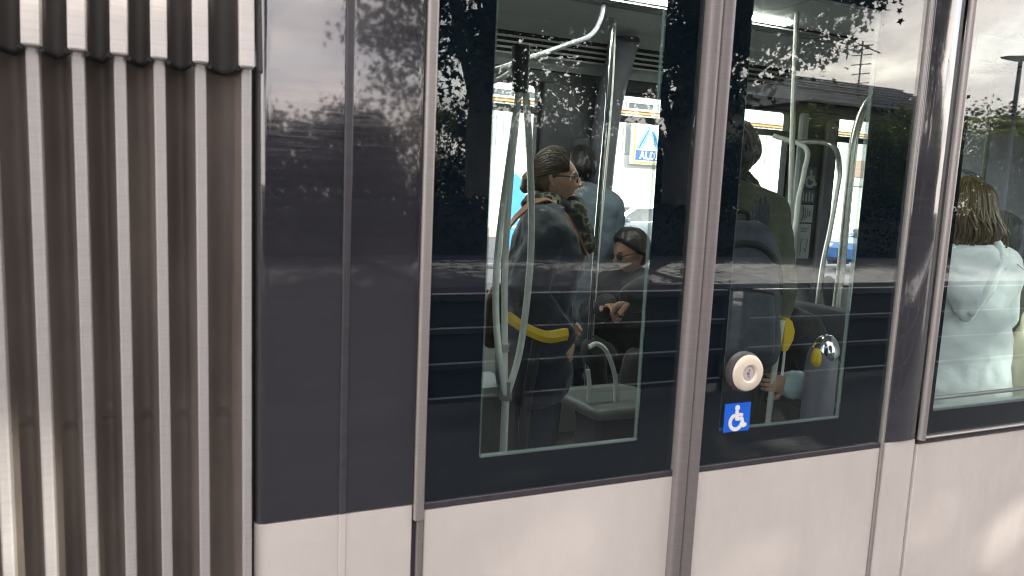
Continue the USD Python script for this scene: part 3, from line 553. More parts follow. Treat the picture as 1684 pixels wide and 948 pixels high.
def figure(label, loc, yaw, h=1.7, lean=0.0, hip=None, legs=None, arms=None, head_yaw=0.0, head_pitch=0.0, jacket='cloth_black', trousers='cloth_jean', shoes='shoe_dark', hair='hair_brown', skin='skin',
           hem=0.0, hands=None, width=1.0, bulk=0.0, tuck=(0, 0, 0), hair_style='short', seed=1, jname='jacket', sleeve_end=1.0, neck_fwd=0.02, collar=True, aline=False, folds=0.013):
    s = h/1.72; hz = hip if hip else 0.92*s
    u = np.array([math.sin(lean), 0, math.cos(lean)]); P = np.array([0, 0, hz]); X = np.array([math.cos(lean), 0, -math.sin(lean)]); Y = np.array([0, 1.0, 0])
    at_ = lambda f, y=0, x=0: P+u*f*s+Y*y*s*width+X*x*s
    S = {k: at_(0.475, sg_*0.170) for k, sg_ in (('L', 1), ('R', -1))}
    N = at_(0.53, 0, -0.005); HC = N+np.array([neck_fwd+0.03*math.sin(lean), 0, 0.150])*s
    dflt = {k: (S[k]+np.array([-0.02, sg_*0.05, -0.29])*s, S[k]+np.array([0.06, sg_*0.04, -0.54])*s) for k, sg_ in (('L', 1), ('R', -1))}
    arms = {**dflt, **{k: (np.array(v[0])*1.0, np.array(v[1])*1.0) for k, v in (arms or {}).items()}}
    if legs is None:
        legs = {k: ((0.015*s, sg_*0.095*s, hz*0.53), (-0.03*s, sg_*0.10*s, 0.085*s)) for k, sg_ in (('L', 1), ('R', -1))}
    def torso(d):
        o = [ball_hull([(at_(0.0, 0.08), 0.105*s+d), (at_(0.0, -0.08), 0.105*s+d), (at_(0.17, 0.065), 0.098*s+d), (at_(0.17, -0.065), 0.098*s+d)]),
             ball_hull([(at_(0.17, 0.065), 0.098*s+d), (at_(0.17, -0.065), 0.098*s+d), (at_(0.36, 0.085, 0.012), 0.108*s+d), (at_(0.36, -0.085, 0.012), 0.108*s+d)]),
             ball_hull([(at_(0.36, 0.085, 0.012), 0.108*s+d), (at_(0.36, -0.085, 0.012), 0.108*s+d), (at_(0.465, 0.135), 0.062*s+d), (at_(0.465, -0.135), 0.062*s+d), (at_(0.50, 0.05, -0.01), 0.055*s+d), (at_(0.50, -0.05, -0.01), 0.055*s+d)])]
        return o
    def arm(k, d, e=1.0):
        el, wr = arms[k]; end = el+(wr-el)*e
        return [bone(S[k], el, 0.054*s+d, 0.042*s+d), bone(el, end, 0.043*s+d, (0.030 if e > 0.97 else 0.033)*s+d)]
    def leg(k, d):
        kn, an = map(np.array, legs[k]); hp = at_(-0.02, 0.085 if k == 'L' else -0.085)
        return [bone(hp, kn, 0.088*s+d, 0.058*s+d), bone(kn, an, 0.058*s+d, 0.040*s+d)]
    t = thing('person', label, 'person', loc); O = np.array(loc, float)
    Tw = lambda m: rotz(m, yaw, loc)
    hR = trimesh.transformations.rotation_matrix(head_yaw, [0, 0, 1])@trimesh.transformations.rotation_matrix(head_pitch, [0, 1, 0])
    def headspace(m, k=s):
        m = arr(m).copy(); T = hR.copy(); T[:3, 3] = HC; m.apply_transform(T); return m
    hm = trimesh.Trimesh(head_radial(ICD, s), ICO.faces, process=False)
    ears = [ball_hull([(np.array([-0.014, e*0.074, 0.012])*s, 0.009*s), (np.array([-0.022, e*0.082, 0.020])*s, 0.008*s), (np.array([-0.006, e*0.076, -0.030])*s, 0.007*s), (np.array([-0.020, e*0.080, -0.005])*s, 0.008*s)]) for e in (-1, 1)]
    head = headspace(hm); headm = Manifold(m3.Mesh(np.asarray(head.vertices, np.float32), np.asarray(head.faces, np.uint32)))
    T = hR.copy(); T[:3, 3] = HC
    earm = [e.transform(T[:3, :4]) for e in ears]
    chin = HC+(hR[:3, :3]@np.array([-0.01, 0, -0.05]))*s
    skinm = torso(-0.006)+arm('L', -0.004)+arm('R', -0.004)+leg('L', -0.006)+leg('R', -0.006)+[bone(at_(0.50, 0, -0.01), chin, 0.056*s, 0.050*s)]
    base = soften(union(skinm), 0.03, 8)
    bman = Manifold(m3.Mesh(np.asarray(base.vertices, np.float32), np.asarray(base.faces, np.uint32)))
    pieces = [bman, headm]+earm
    for k, sd in (('L', 1), ('R', -1)):
        hd = (hands or {}).get(k, {}); el, wr = arms[k]
        f = hd.get('f', wr-el); n = hd.get('n', (0, -sd*1.0, 0) if abs((wr-el)[2]) > abs((wr-el)[0]) else (0, 0, -1))
        pieces.append(union(hand(wr, f, n, s, hd.get('curl', 0.38), hd.get('side', 1 if k == 'R' else -1))))
    bm = union(pieces); part(t, 'body', Tw(bm), skin, smooth=50)
    # face details
    for e in (-1, 1):
        c = ball_hull([(np.array([0.078, e*0.030, 0.004])*s, 0.0085*s)]); part(t, 'eye', Tw(headspace(c)), 'eye')
        part(t, 'eyebrow', Tw(headspace(tube(np.array([(0.093, e*0.016, 0.024), (0.091, e*0.032, 0.029), (0.080, e*0.046, 0.024)])*s, 0.0028*s, 6, 3))), hair)
    part(t, 'mouth', Tw(headspace(tube(np.array([(0.079, -0.021, -0.063), (0.0895, 0, -0.0635), (0.079, 0.021, -0.063)])*s, 0.0035*s, 6, 4))), 'lip')
    # hair: pokes out of the skull only where hair grows
    x, y, z = ICD.T; mask = sst(-0.08, 0.16, z*0.95-x*0.92+0.06)
    strand = meshkit.fbm(np.c_[np.arctan2(y, x)*9, z*2.2, x*2], 3, seed)-0.5
    th = {'short': 0.016, 'tied': 0.009, 'long': 0.026, 'cap': 0.02}[hair_style]*s
    off = -0.012*s+(0.012*s+th+0.016*strand*s)*mask
    hv = head_radial(ICD, s)+ICD*off[:, None]
    part(t, 'hair', Tw(headspace(trimesh.Trimesh(hv, ICO.faces, process=False))), hair, smooth=True)
    if hair_style == 'tied':
        part(t, 'hair_bun', Tw(headspace(soften(ball_hull([(np.array([-0.105, 0, -0.005])*s, 0.036*s), (np.array([-0.12, 0, -0.04])*s, 0.030*s)]), 0.012, 4, 0.006, 40, seed))), hair)
    # clothing
    d = 0.016+bulk
    cl = torso(d)+arm('L', 0.013+bulk*0.7, sleeve_end)+arm('R', 0.013+bulk*0.7, sleeve_end)
    if hem:
        cl.append(ball_hull([(at_(-hem, 0.085), 0.115*s+d), (at_(-hem, -0.085), 0.115*s+d), (at_(0.08, 0.075), 0.102*s+d), (at_(0.08, -0.075), 0.102*s+d)]))
    if aline: cl += [ball_hull([(S[k], 0.052*s), (arms[k][0], 0.046*s), (at_(0.36, e*0.07), 0.09*s), (at_(0.08, e*0.07), 0.10*s)]) for k, e in (('L', 1), ('R', -1))]
    if aline: cl.append(ball_hull([(at_(0.43, e*0.125), 0.075*s) for e in (-1, 1)]+[(at_(-0.10, e*0.115), 0.150*s) for e in (-1, 1)]))
    if collar: cl.append(ball_hull([(at_(0.515, 0.02, -0.02), 0.060*s+bulk*0.4), (at_(0.515, -0.02, -0.02), 0.060*s+bulk*0.4), (at_(0.56, 0, -0.02), 0.056*s)]))
    jp = part(t, jname, Tw(soften(union(cl), 0.015, 8, folds+bulk*0.25, 9.0, seed)), jacket, smooth=True)
    part(t, 'trousers', Tw(soften(union(leg('L', 0.010)+leg('R', 0.010)+[ball_hull([(at_(0.0, 0.075), 0.112*s), (at_(0.0, -0.075), 0.112*s), (at_(0.10, 0.06), 0.10*s), (at_(0.10, -0.06), 0.10*s)])]), 0.022, 8, 0.008, 10.0, seed+3)), trousers, smooth=True)
    for k in 'LR':
        an = np.array(legs[k][1]); kn = np.array(legs[k][0]); fd = np.array([1.0, 0, 0])
        part(t, 'shoe', Tw(soften(ball_hull([(an+[-0.03*s, 0, -0.035*s], 0.038*s), (an+[0.06*s, 0, -0.045*s], 0.038*s), (an+[0.15*s, 0, -0.055*s], 0.028*s), (an+[0, 0, 0.0], 0.042*s)]), 0.02, 4)), shoes)
    t_ = dict(path=t, Tw=Tw, head=headspace, at=at_, s=s, S=S, HC=HC)
    return t_
FL = 0.352
sit = lambda s, hz, fwd=0.42, spread=0.1, foot=0.08: {'L': ((fwd*s, spread, hz+0.02), ((fwd+0.04)*s, spread, foot)), 'R': ((fwd*s, -spread, hz+0.02), ((fwd+0.0)*s, -spread, foot))}
def glasses(p, mat='black', sun=False):
    s = p['s']; g = part(p['path'], 'glasses', p['Tw'](p['head'](trimesh.util.concatenate(
        [tube(np.array([(0.098+0.004*math.cos(a)*0, e*0.032+0.023*math.cos(a), 0.003+0.018*math.sin(a)) for a in np.linspace(0, 2*np.pi, 17)])*s, 0.0022*s, 6, smooth=False) for e in (-1, 1)]+
        [tube(np.array([(0.095, e*0.056, 0.008), (0.04, e*0.079, 0.010), (-0.015, e*0.083, 0.008)])*s, 0.0024*s, 6, 3) for e in (-1, 1)]+[tube(np.array([(0.099, -0.009, 0.006), (0.103, 0, 0.009), (0.099, 0.009, 0.006)])*s, 0.002*s, 6, 3)]))), mat)
    for e in (-1, 1):
        part(g, 'lens', p['Tw'](p['head'](ball_hull([(np.array([0.097, e*0.032+q*0.012, 0.003+r*0.007])*s, 0.010*s*(0.95 if sun else 0.9)) for q in (-1, 1) for r in (-1, 1)]))), 'black' if sun else 'far_glass') if sun else None
    return g
# 1 woman standing in profile
W = figure('woman in navy jacket and camouflage scarf standing behind the splayed hand pole, in profile', (1.295, 1.2, FL), math.radians(-25), 1.57, lean=0.05, hem=0.16, bulk=0.030, jacket='cloth_navy', trousers='cloth_jean',
    hair='hair_brown', hair_style='tied', seed=5, arms={'R': ((-0.05, -0.235, 1.04), (0.09, -0.165, 0.86)), 'L': ((-0.02, 0.24, 1.04), (0.12, 0.15, 0.88))}, hands={'R': dict(curl=0.6, n=(0, 0.6, -0.8)), 'L': dict(curl=0.6)}, collar=True)
glasses(W, 'black')
s = W['s']; a = np.linspace(0, 2*np.pi, 15)
sc = union([sph(W['at'](0.565+0.018*math.sin(2*q), 0.082*math.sin(q), 0.085*math.cos(q)+0.012), 0.045+0.009*math.sin(3*q)) for q in np.linspace(0, 2*np.pi, 18)]+[bone(W['at'](0.54, -0.05, 0.11), W['at'](0.41, -0.07, 0.175), 0.050, 0.038)])
part(W['path'], 'scarf', W['Tw'](soften(sc, 0.014, 6, 0.010, 22, 3)), 'camo', smooth=True)
g = np.random.default_rng(31); locks = []; sW = W['s']
for k in range(420):
    e = g.choice((-1, 1)); ph = g.uniform(0.0, 1.0)*math.pi*0.52
    f = np.array([0.62+0.1*math.cos(ph), e*math.sin(ph)*0.9, 0.62*math.cos(ph)+0.30]) if g.random() < 0.7 else np.array([0.22+g.normal(0, .05), e*0.95, 0.42+g.normal(0, .12)])
    b = np.array([-1.0, e*g.uniform(0, 0.25), g.uniform(-0.25, 0.12)]); pts = []
    for q in np.linspace(0, 1, 6):
        dv = f*(1-q)+b*q+np.array([0, e*0.5*math.sin(math.pi*q)*math.sin(ph), 0.75*math.sin(math.pi*q)*math.cos(ph)+0.15*math.sin(math.pi*q)]); dv /= np.linalg.norm(dv)
        pts.append(head_radial(dv[None], sW)[0]+dv*(0.005+0.008*g.random()+0.006*math.sin(math.pi*q)))
    locks.append(tube(pts, [0.001, 0.0026, 0.0032, 0.0028, 0.0015], 5, 3))
part(W['path'], 'hair_locks', W['Tw'](W['head'](trimesh.util.concatenate(locks))), 'locks_brown', smooth=True, kind='stuff')
bg = thing('shoulder_bag', 'brown leather shoulder bag with a tan strap over the back of the navy jacket', 'bag', (1.2, 1.25, 1.1))
sp = smooth_path([W['at'](0.36, -0.105, 0.190), W['at'](0.48, -0.12, 0.118), W['at'](0.597, -0.118, -0.005), W['at'](0.50, -0.10, -0.135), W['at'](0.38, -0.05, -0.176), W['at'](0.25, 0.03, -0.175), W['at'](0.08, 0.13, -0.16), W['at'](-0.02, 0.2, -0.10)], 6)
strap = [trimesh.convex.convex_hull(np.vstack([q+o for q in sp[i:i+2] for o in (np.array([0, 0.019, 0.012]), np.array([0, -0.019, -0.012]), np.array([-0.006, 0.019, 0.016]), np.array([-0.006, -0.019, -0.008]))])) for i in range(len(sp)-1)]
part(bg, 'strap', W['Tw'](trimesh.util.concatenate(strap)), 'leather', smooth=40)
part(bg, 'bag_body', W['Tw'](soften(ball_hull([(W['at'](0.16, 0.02, -0.20), 0.035), (W['at'](0.16, 0.16, -0.17), 0.035), (W['at'](-0.06, 0.04, -0.20), 0.04), (W['at'](-0.06, 0.18, -0.17), 0.04)]), 0.02, 5)), 'leather_dark')
# 2 man seen from behind with backpack
B = figure('man in olive jacket seen from behind with a dark backpack on', (1.845, 0.78, FL), math.radians(66), 1.68, bulk=0.018, jacket='cloth_olive', trousers='cloth_jean', hair='hair_black', hair_style='short', seed=8, hem=0.08, head_yaw=0.15)
pk = thing('backpack', 'large dark blue grey backpack worn on the back of the olive jacket', 'backpack', (1.80, 0.58, 1.25))
A = B['at']; bx_ = -0.255
body = ball_hull([(A(z, y, x), r) for (z, y, x, r) in ((0.30, 0.085, bx_, 0.055), (0.30, -0.085, bx_, 0.055), (0.40, 0.05, bx_+0.02, 0.05), (0.40, -0.05, bx_+0.02, 0.05), (-0.02, 0.11, bx_-0.01, 0.05), (-0.02, -0.11, bx_-0.01, 0.05), (-0.02, 0.10, bx_+0.06, 0.05), (-0.02, -0.10, bx_+0.06, 0.05), (0.36, 0.08, bx_+0.07, 0.045), (0.36, -0.08, bx_+0.07, 0.045))])
part(pk, 'main_pouch', B['Tw'](soften(body, 0.015, 6, 0.007, 16, 2)), 'pack', smooth=True)
fp = ball_hull([(A(0.19, 0.075, bx_-0.055), 0.030), (A(0.19, -0.075, bx_-0.055), 0.030), (A(0.01, 0.095, bx_-0.065), 0.030), (A(0.01, -0.095, bx_-0.065), 0.030)])
part(pk, 'front_pocket', B['Tw'](soften(fp, 0.012, 5, 0.006, 18, 4)), 'pack', smooth=True)
part(pk, 'zip', B['Tw'](tube([A(0.20, 0.135, bx_-0.025), A(0.30, 0.115, bx_-0.045), A(0.36, 0.06, bx_-0.045), A(0.372, 0, bx_-0.045), A(0.36, -0.06, bx_-0.045), A(0.30, -0.115, bx_-0.045), A(0.20, -0.135, bx_-0.025)], 0.012, 8)), 'pack_dark')
part(pk, 'pocket_zip', B['Tw'](tube([A(0.205, 0.10, bx_-0.068), A(0.222, 0, bx_-0.078), A(0.205, -0.10, bx_-0.068)], 0.006, 6)), 'pack_dark')
part(pk, 'carry_loop', B['Tw'](tube([A(0.43, 0.03, bx_+0.05), A(0.475, 0.02, bx_+0.045), A(0.475, -0.02, bx_+0.045), A(0.43, -0.03, bx_+0.05)], 0.009, 8)), 'pack_dark')
for sd in (-1, 1):
    part(pk, 'shoulder_strap', B['Tw'](trimesh.util.concatenate([tube([A(0.40, sd*(0.085+o), bx_+0.09), A(0.50, sd*(0.105+o), -0.095), A(0.555, sd*(0.11+o), -0.01), A(0.50, sd*(0.115+o), 0.10), A(0.30, sd*(0.12+o), 0.16), A(0.08, sd*(0.16+o), 0.08)], 0.014, 8) for o in (-0.018, 0.0, 0.018)])), 'pack', smooth=True)
# 3 seated passenger with sunglasses and phone
SG = figure('seated passenger in black coat and dark glasses, face tilted down beside the chrome pole', (2.25, 1.95, FL), math.radians(222), 1.64, lean=0.24, hip=0.48, legs={'L': ((0.40, 0.12, 0.60), (0.46, 0.1, 0.09)), 'R': ((0.40, -0.1, 0.64), (0.30, -0.06, 0.24))}, head_pitch=0.30, head_yaw=-0.75, jacket='cloth_black', trousers='cloth_black',
    shoes='shoe_white', hair='hair_black', hair_style='long', bulk=0.03, seed=11, arms={'L': ((0.10, 0.30, 0.78), (0.30, 0.20, 0.86)), 'R': ((0.12, -0.25, 0.76), (0.33, -0.06, 0.84))}, hands={'L': dict(curl=0.7), 'R': dict(curl=0.6)}, skin='skin_b')
glasses(SG, 'black', sun=True)
# 4 coat beside the door seal
figure('standing passenger in dark coat mostly hidden behind the closed door edges, arm reaching left', (2.03, 0.97, FL), math.radians(125), 1.72, bulk=0.035, hem=0.35, jacket='cloth_black', trousers='cloth_black', hair='hair_black', seed=14, skin='skin_b',
    arms={'L': ((0.06, 0.34, 1.10), (0.22, 0.40, 1.02)), 'R': ((0.0, -0.26, 1.10), (0.15, -0.22, 1.0))}, hands={'L': dict(curl=0.75, n=(0, 0, -1))})
# 5 slate coat by the far pillar
figure('standing passenger in slate blue coat half hidden behind the chrome pole, by the far window', (1.96, 2.12, FL), math.radians(75), 1.66, bulk=0.03, hem=0.3, jacket='cloth_slate', trousers='cloth_jean', hair='hair_black', seed=17, skin='skin_b', head_pitch=0.15)
# 6 white hoodie
H = figure('woman with long dark blond hair in white hooded top, back turned, behind the side window', (2.705, 0.44, FL+0.05), math.radians(48), 1.60, hip=0.72, lean=0.02, bulk=0.014, width=0.84, hem=0.04, jacket='cloth_white', trousers='cloth_jean', hair='hair_blond', hair_style='long', seed=20, jname='hooded_top', head_yaw=-0.25, head_pitch=0.08,
    aline=True, folds=0.008, legs={'L': ((0.40, 0.12, 0.70), (0.42, 0.12, 0.22)), 'R': ((0.40, -0.12, 0.70), (0.42, -0.12, 0.22))}, arms={'L': ((0.06, 0.225, 0.94), (0.28, 0.16, 0.90)), 'R': ((0.07, -0.17, 0.96), (0.27, -0.11, 0.92))}, collar=False)
A = H['at']
hood = union([ball_hull([(A(0.50, 0.085, -0.055), 0.052), (A(0.50, -0.085, -0.055), 0.052), (A(0.52, 0.105, 0.02), 0.040), (A(0.52, -0.105, 0.02), 0.040)]), ball_hull([(A(0.50, 0.10, -0.115), 0.048), (A(0.50, -0.10, -0.115), 0.048), (A(0.37, 0.04, -0.175), 0.044), (A(0.37, -0.04, -0.175), 0.044), (A(0.27, 0, -0.165), 0.028)])])
part(H['path'], 'hood', H['Tw'](soften(hood, 0.012, 6, 0.010, 14, 6)), 'cloth_white', smooth=True)
part(H['path'], 'hood_edge', H['Tw'](tube([A(0.545, -0.11, 0.03), A(0.565, -0.09, -0.05), A(0.55, -0.115, -0.12), A(0.48, -0.115, -0.16), A(0.38, -0.06, -0.21), A(0.28, -0.01, -0.195)], 0.016, 8)), 'cloth_white', smooth=True)
part(H['path'], 'hem_band', H['Tw'](soften(ball_hull([(A(-0.075, 0.085), 0.128), (A(-0.075, -0.085), 0.128), (A(-0.055, 0.085), 0.130), (A(-0.055, -0.085), 0.130)]), 0.03, 3)), 'cloth_white', smooth=True)
g = np.random.default_rng(3); locks = []; hc = H['HC']
for k in range(560):
    th = g.uniform(0.55*math.pi, 1.45*math.pi) if k % 4 else g.uniform(0.42*math.pi, 1.58*math.pi)
    ca, sa = math.cos(th), math.sin(th); f = g.uniform(0.9, 1.12)
    L = g.uniform(0.25, 0.325); w_ = g.normal(0, 0.014); c_ = g.normal(0, 0.016)
    pts = [hc+np.array([-0.02+0.02*ca, 0.02*sa, 0.120]), hc+np.array([ca*0.085*f, sa*0.072*f, 0.085]), hc+np.array([ca*0.118*f, sa*0.094*f, 0.0]), hc+np.array([ca*0.125*f-0.004+w_, sa*0.10*f+w_, -0.08]), hc+np.array([ca*0.120*f-0.004-w_, sa*0.105*f+c_, -0.15]), hc+np.array([ca*0.120*f-0.018+w_, sa*0.112*f+c_*1.6, 0.10-L])]
    locks.append(tube(pts, [0.002, 0.0038, 0.0044, 0.004, 0.0032, 0.0008], 5, 4))
part(H['path'], 'hair_locks', H['Tw'](trimesh.util.concatenate(locks)), 'locks_blond', smooth=True, kind='stuff')
# 7 grey haired passenger with hoop earring
G = figure('grey haired passenger with gold hoop earring in khaki coat, seated at the right edge', (3.37, 0.78, FL+0.02), math.radians(-8), 1.62, hip=0.62, lean=0.06, bulk=0.03, jacket='cloth_khaki', trousers='cloth_black', hair='hair_grey', hair_style='long', seed=23, head_yaw=0.35, head_pitch=0.12,
    legs=sit(0.94, 0.62), arms={'R': ((0.06, -0.27, 0.84), (0.28, -0.16, 0.80)), 'L': ((0.06, 0.27, 0.84), (0.28, 0.16, 0.80))})
part(G['path'], 'earring', G['Tw'](G['head'](tube(np.array([(-0.010+0.013*math.cos(a), -0.084, -0.050+0.013*math.sin(a)) for a in np.linspace(0, 2*np.pi, 17)])*G['s'], 0.0022, 6, smooth=False))), 'gold')
g = np.random.default_rng(9); locks = []; hc = np.zeros(3)
for k in range(170):
    th = g.uniform(0.55*math.pi, 1.45*math.pi); ca, sa = math.cos(th), math.sin(th); f = g.uniform(0.92, 1.12); L = g.uniform(0.15, 0.20)
    locks.append(tube([np.array([-0.03+0.02*ca, 0.02*sa, 0.128]), np.array([ca*0.085*f, sa*0.075*f, 0.09]), np.array([ca*0.118*f, sa*0.09*f, 0.02]), np.array([ca*0.10*f+0.01, sa*0.082*f, 0.10-L])], [0.005, 0.008, 0.008, 0.0015], 5, 4))
part(G['path'], 'hair_locks', G['Tw'](G['head'](trimesh.util.concatenate(locks))), 'locks_grey', smooth=True, kind='stuff')
# 8 dark coated passenger leaning, hand on the grip pole
D = figure('seated passenger in black coat with pale blue cuff, hand on the yellow gripped pole', (2.49, 0.94, FL), math.radians(182), 1.58, lean=0.50, hip=0.50, jacket='cloth_black', trousers='cloth_black', hair='hair_black', hair_style='long', seed=26, bulk=0.03, head_pitch=0.5,
    legs=sit(0.92, 0.50), arms={'L': ((0.24, 0.34, 0.70), (0.445, 0.325, 0.735)), 'R': ((0.2, -0.25, 0.62), (0.35, -0.12, 0.60))}, sleeve_end=0.5, hands={'L': dict(f=(1, 0.05, 0.12), n=(0.1, -1, -0.1), curl=0.85, side=-1)})
el = np.array((0.24, 0.34, 0.70)); wr = np.array((0.445, 0.325, 0.735))
part(D['path'], 'cuff', D['Tw'](soften(bone(el+(wr-el)*0.40, el+(wr-el)*0.93, 0.050, 0.054), 0.012, 4, 0.008, 25, 1)), 'cloth_pale_blue', smooth=True)
c = thing('cream_bag', 'cream cloth bag standing by the white hooded top at the window edge', 'bag', (3.02, 0.36, 0.9))
part(c, 'bag_body', soften(ball_hull([((2.98, 0.34, 1.00), 0.04), ((3.08, 0.40, 1.00), 0.04), ((2.96, 0.34, 1.28), 0.03), ((3.04, 0.38, 1.30), 0.03)]), 0.02, 5, 0.01, 14, 5), 'cloth_cream', smooth=True)
part(c, 'bag_handle', tube([(2.96, 0.34, 1.29), (2.975, 0.35, 1.36), (3.03, 0.37, 1.37), (3.04, 0.38, 1.30)], 0.007, 8), 'cloth_cream')
# ================================================================== BEHIND THE CAMERA: what the glass and paint mirror
def leaves(centres, size, seed, lobes=True, spread=None):
    g = np.random.default_rng(seed); n = len(centres)
    if lobes:
        a = np.linspace(0, 2*np.pi, 10, endpoint=False)+np.pi/2
        r = np.array([1.0, 0.42, 0.85, 0.38, 0.6, 0.30, 0.6, 0.38, 0.85, 0.42])
    else:
        a = np.linspace(0, 2*np.pi, 6, endpoint=False); r = np.array([1.0, 0.6, 0.6, 1.0, 0.6, 0.6])
    k = len(a)
    tpl = np.vstack([[0, 0, 0.0], np.c_[r*np.cos(a), r*np.sin(a), -0.12*r]])
    q = g.normal(size=(n, 4)); q /= np.linalg.norm(q, axis=1, keepdims=True); w, x, y, z = q.T
    Rm = np.stack([np.stack([1-2*(y*y+z*z), 2*(x*y-z*w), 2*(x*z+y*w)], -1), np.stack([2*(x*y+z*w), 1-2*(x*x+z*z), 2*(y*z-x*w)], -1), np.stack([2*(x*z-y*w), 2*(y*z+x*w), 1-2*(x*x+y*y)], -1)], 1)
    s = size*g.uniform(0.65, 1.25, n)
    V = np.einsum('nij,kj->nki', Rm, tpl)*s[:, None, None]+centres[:, None, :]
    fan = np.array([[0, i+1, (i+1) % k+1] for i in range(k)])
    Fc = (fan[None]+(np.arange(n)*(k+1))[:, None, None]).reshape(-1, 3)
    return trimesh.Trimesh(V.reshape(-1, 3), Fc, process=False)
def cluster_points(centre, radii, ncl, per, sig, seed, keep=None, dense_above=8.2):
    g = np.random.default_rng(seed); d = g.normal(size=(ncl*3, 3)); d /= np.linalg.norm(d, axis=1, keepdims=True)
    c = np.array(centre)+d*np.array(radii)*(g.uniform(0.15, 1, (len(d), 1))**0.45)
    if keep is not None:
        c = c[keep(c)]; az = np.degrees(np.arctan2(c[:, 0], 1.45-c[:, 1])); thin = ((az > 25) & (az < 29.5)) | ((az > 35.5) & (az < 38.5)); c = c[~(thin & (g.random(len(c)) < 0.55) & (c[:, 2] < 6.5))]
    c = c[:ncl]
    p = (c[:, None, :]+g.normal(size=(len(c), per, 3))*np.array(sig)).reshape(-1, 3)
    hi = c[c[:, 2] > dense_above]
    if len(hi): p = np.vstack([p, (hi[:, None, :]+g.normal(size=(len(hi), per, 3))*np.array(sig)*1.25).reshape(-1, 3)])
    return c, p
def open_view(c):      # where these street trees have been lopped clear of the road and the lamps
    hx, hy = c[:, 0], 1.45-c[:, 1]; az = np.degrees(np.arctan2(hx, hy)); el = np.degrees(np.arctan2(c[:, 2]-1.75, np.hypot(hx, hy)))
    return el > np.interp(az, [-30, 2, 4.5, 10.5, 12, 17, 40, 43, 46, 50, 53], [6, 6, 17, 17, 8, 5.5, 7, 9.5, 10.5, 15, 18.5])
GAPS = ((3.04, 1.72, 0.34, 0.56), (-0.25, 2.36, 0.50, 0.34),  (-0.32, 1.16, 0.13, 0.24), (-0.16, 0.84, 0.10, 0.20), (2.45, 0.70, 0.14, 0.12), (1.45, 0.76, 0.15, 0.10), (0.75, 0.90, 0.16, 0.10), (2.9, 0.98, 0.10, 0.08))
def sunlit_gaps(p, seed):     # holes in the canopy through which flecks of sun reach the tram
    k = p[:, 1]/SUN[1]; x = p[:, 0]-SUN[0]*k; z = p[:, 2]-SUN[2]*k; q = np.zeros(len(p), bool)
    for i, (a, b, c, d) in enumerate(GAPS):
        r = ((x-a)/c)**2+((z-b)/d)**2; q |= (r < 1)&(np.random.default_rng(seed+i).random(len(p)) < 0.75) if i == 0 else r < 1+(0.0 if i == 1 else np.random.default_rng(seed).uniform(-0.75, 0.6, len(p)))
    return ~q
def tree(label, x, y, centre, radii, ncl, per, sig, size, seed, trunk_r, mat='leaf', keep=None, group=None, split=3.4, name='plane_tree'):
    t = thing(name, label, 'tree', (x, y, 0.1), group); g = np.random.default_rng(seed+7)
    c, p = cluster_points(centre, radii, ncl, per, sig, seed, keep); p = p[sunlit_gaps(p, seed)]
    top = np.array([centre[0], centre[1], centre[2]+radii[2]*0.3])
    part(t, 'trunk', tube([(x, y, 0.0), (x+0.05, y, 1.2), (x-0.06, y+0.05, split), ((x+top[0])/2, (y+top[1])/2, (split+top[2])/2), tuple(top)], [trunk_r*1.3, trunk_r, trunk_r*0.9, trunk_r*0.55, 0.06], 12), 'bark')
    for i in g.permutation(len(c))[:16]:
        z0 = g.uniform(split*0.8, max(split+0.1, min(c[i][2], top[2]))-0.05); f = (z0-split)/(top[2]-split); f = max(0, f); b = np.array([x+(top[0]-x)*f, y+(top[1]-y)*f, z0]); mid = (b+c[i])/2+np.array([0, 0, 0.3])
        part(t, 'limb', tube([b, mid, c[i]], [trunk_r*0.35, trunk_r*0.2, 0.02], 7, 4), 'bark')
    tw = []
    for cc in c:
        for _ in range(4):
            e = cc+g.normal(size=3)*np.array(sig)*1.3; mid = (cc+e)/2+g.normal(size=3)*0.06
            tw.append(tube([cc, mid, e], [0.012, 0.008, 0.003], 4, 2))
    part(t, 'twigs', trimesh.util.concatenate(tw), 'bark', smooth=False, kind='stuff')
    part(t, 'crown', leaves(p, size, seed+1), mat, smooth=False)
    return t
tree('tall plane tree mirrored at the left of the door, thick dark trunk', 6.9, -16.5, (7.2, -16.0, 9.0), (4.5, 5.4, 6.4), 300, 112, (0.42, 0.42, 0.32), 0.13, 11, 0.36, keep=open_view)
tree('broad plane tree mirrored across the middle of the door, branches hanging low to the right', 12.8, -16.2, (13.2, -15.4, 9.0), (6.0, 6.2, 6.2), 420, 84, (0.42, 0.42, 0.30), 0.13, 12, 0.40, keep=open_view)
tree('plane tree mirrored faintly in the dark panel beside the bellows', -4.2, -16.4, (-4.2, -16.0, 9.0), (4.4, 5.4, 6.2), 230, 85, (0.45, 0.45, 0.34), 0.15, 13, 0.34, keep=open_view)
# clipped hedge behind the pavement
def hedge(name, label, x0, x1, y0, y1, z0, z1, n, size, mat, seed, top=0.15):
    g = np.random.default_rng(seed); p = np.c_[g.uniform(x0, x1, n), y1-(y1-y0)*g.uniform(0, 1, n)**2.2, z0+(z1-z0)*g.uniform(0, 1, n)]
    t = g.random(n) < 0.3; p[t, 2] = z1-np.abs(g.normal(0, top, t.sum()))
    t = thing(name, label, 'hedge', ((x0+x1)/2, (y0+y1)/2, z0))
    part(t, 'crown', leaves(p, size, seed+1, lobes=False), mat, smooth=False)
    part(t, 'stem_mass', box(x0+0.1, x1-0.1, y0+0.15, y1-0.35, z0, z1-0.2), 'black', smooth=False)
hedge('clipped_hedge', 'long dark clipped hedge mirrored low behind the pavement strip', -14, 46, -16.4, -15.25, 0.1, 1.62, 16000, 0.09, 'dark_leaf', 21)
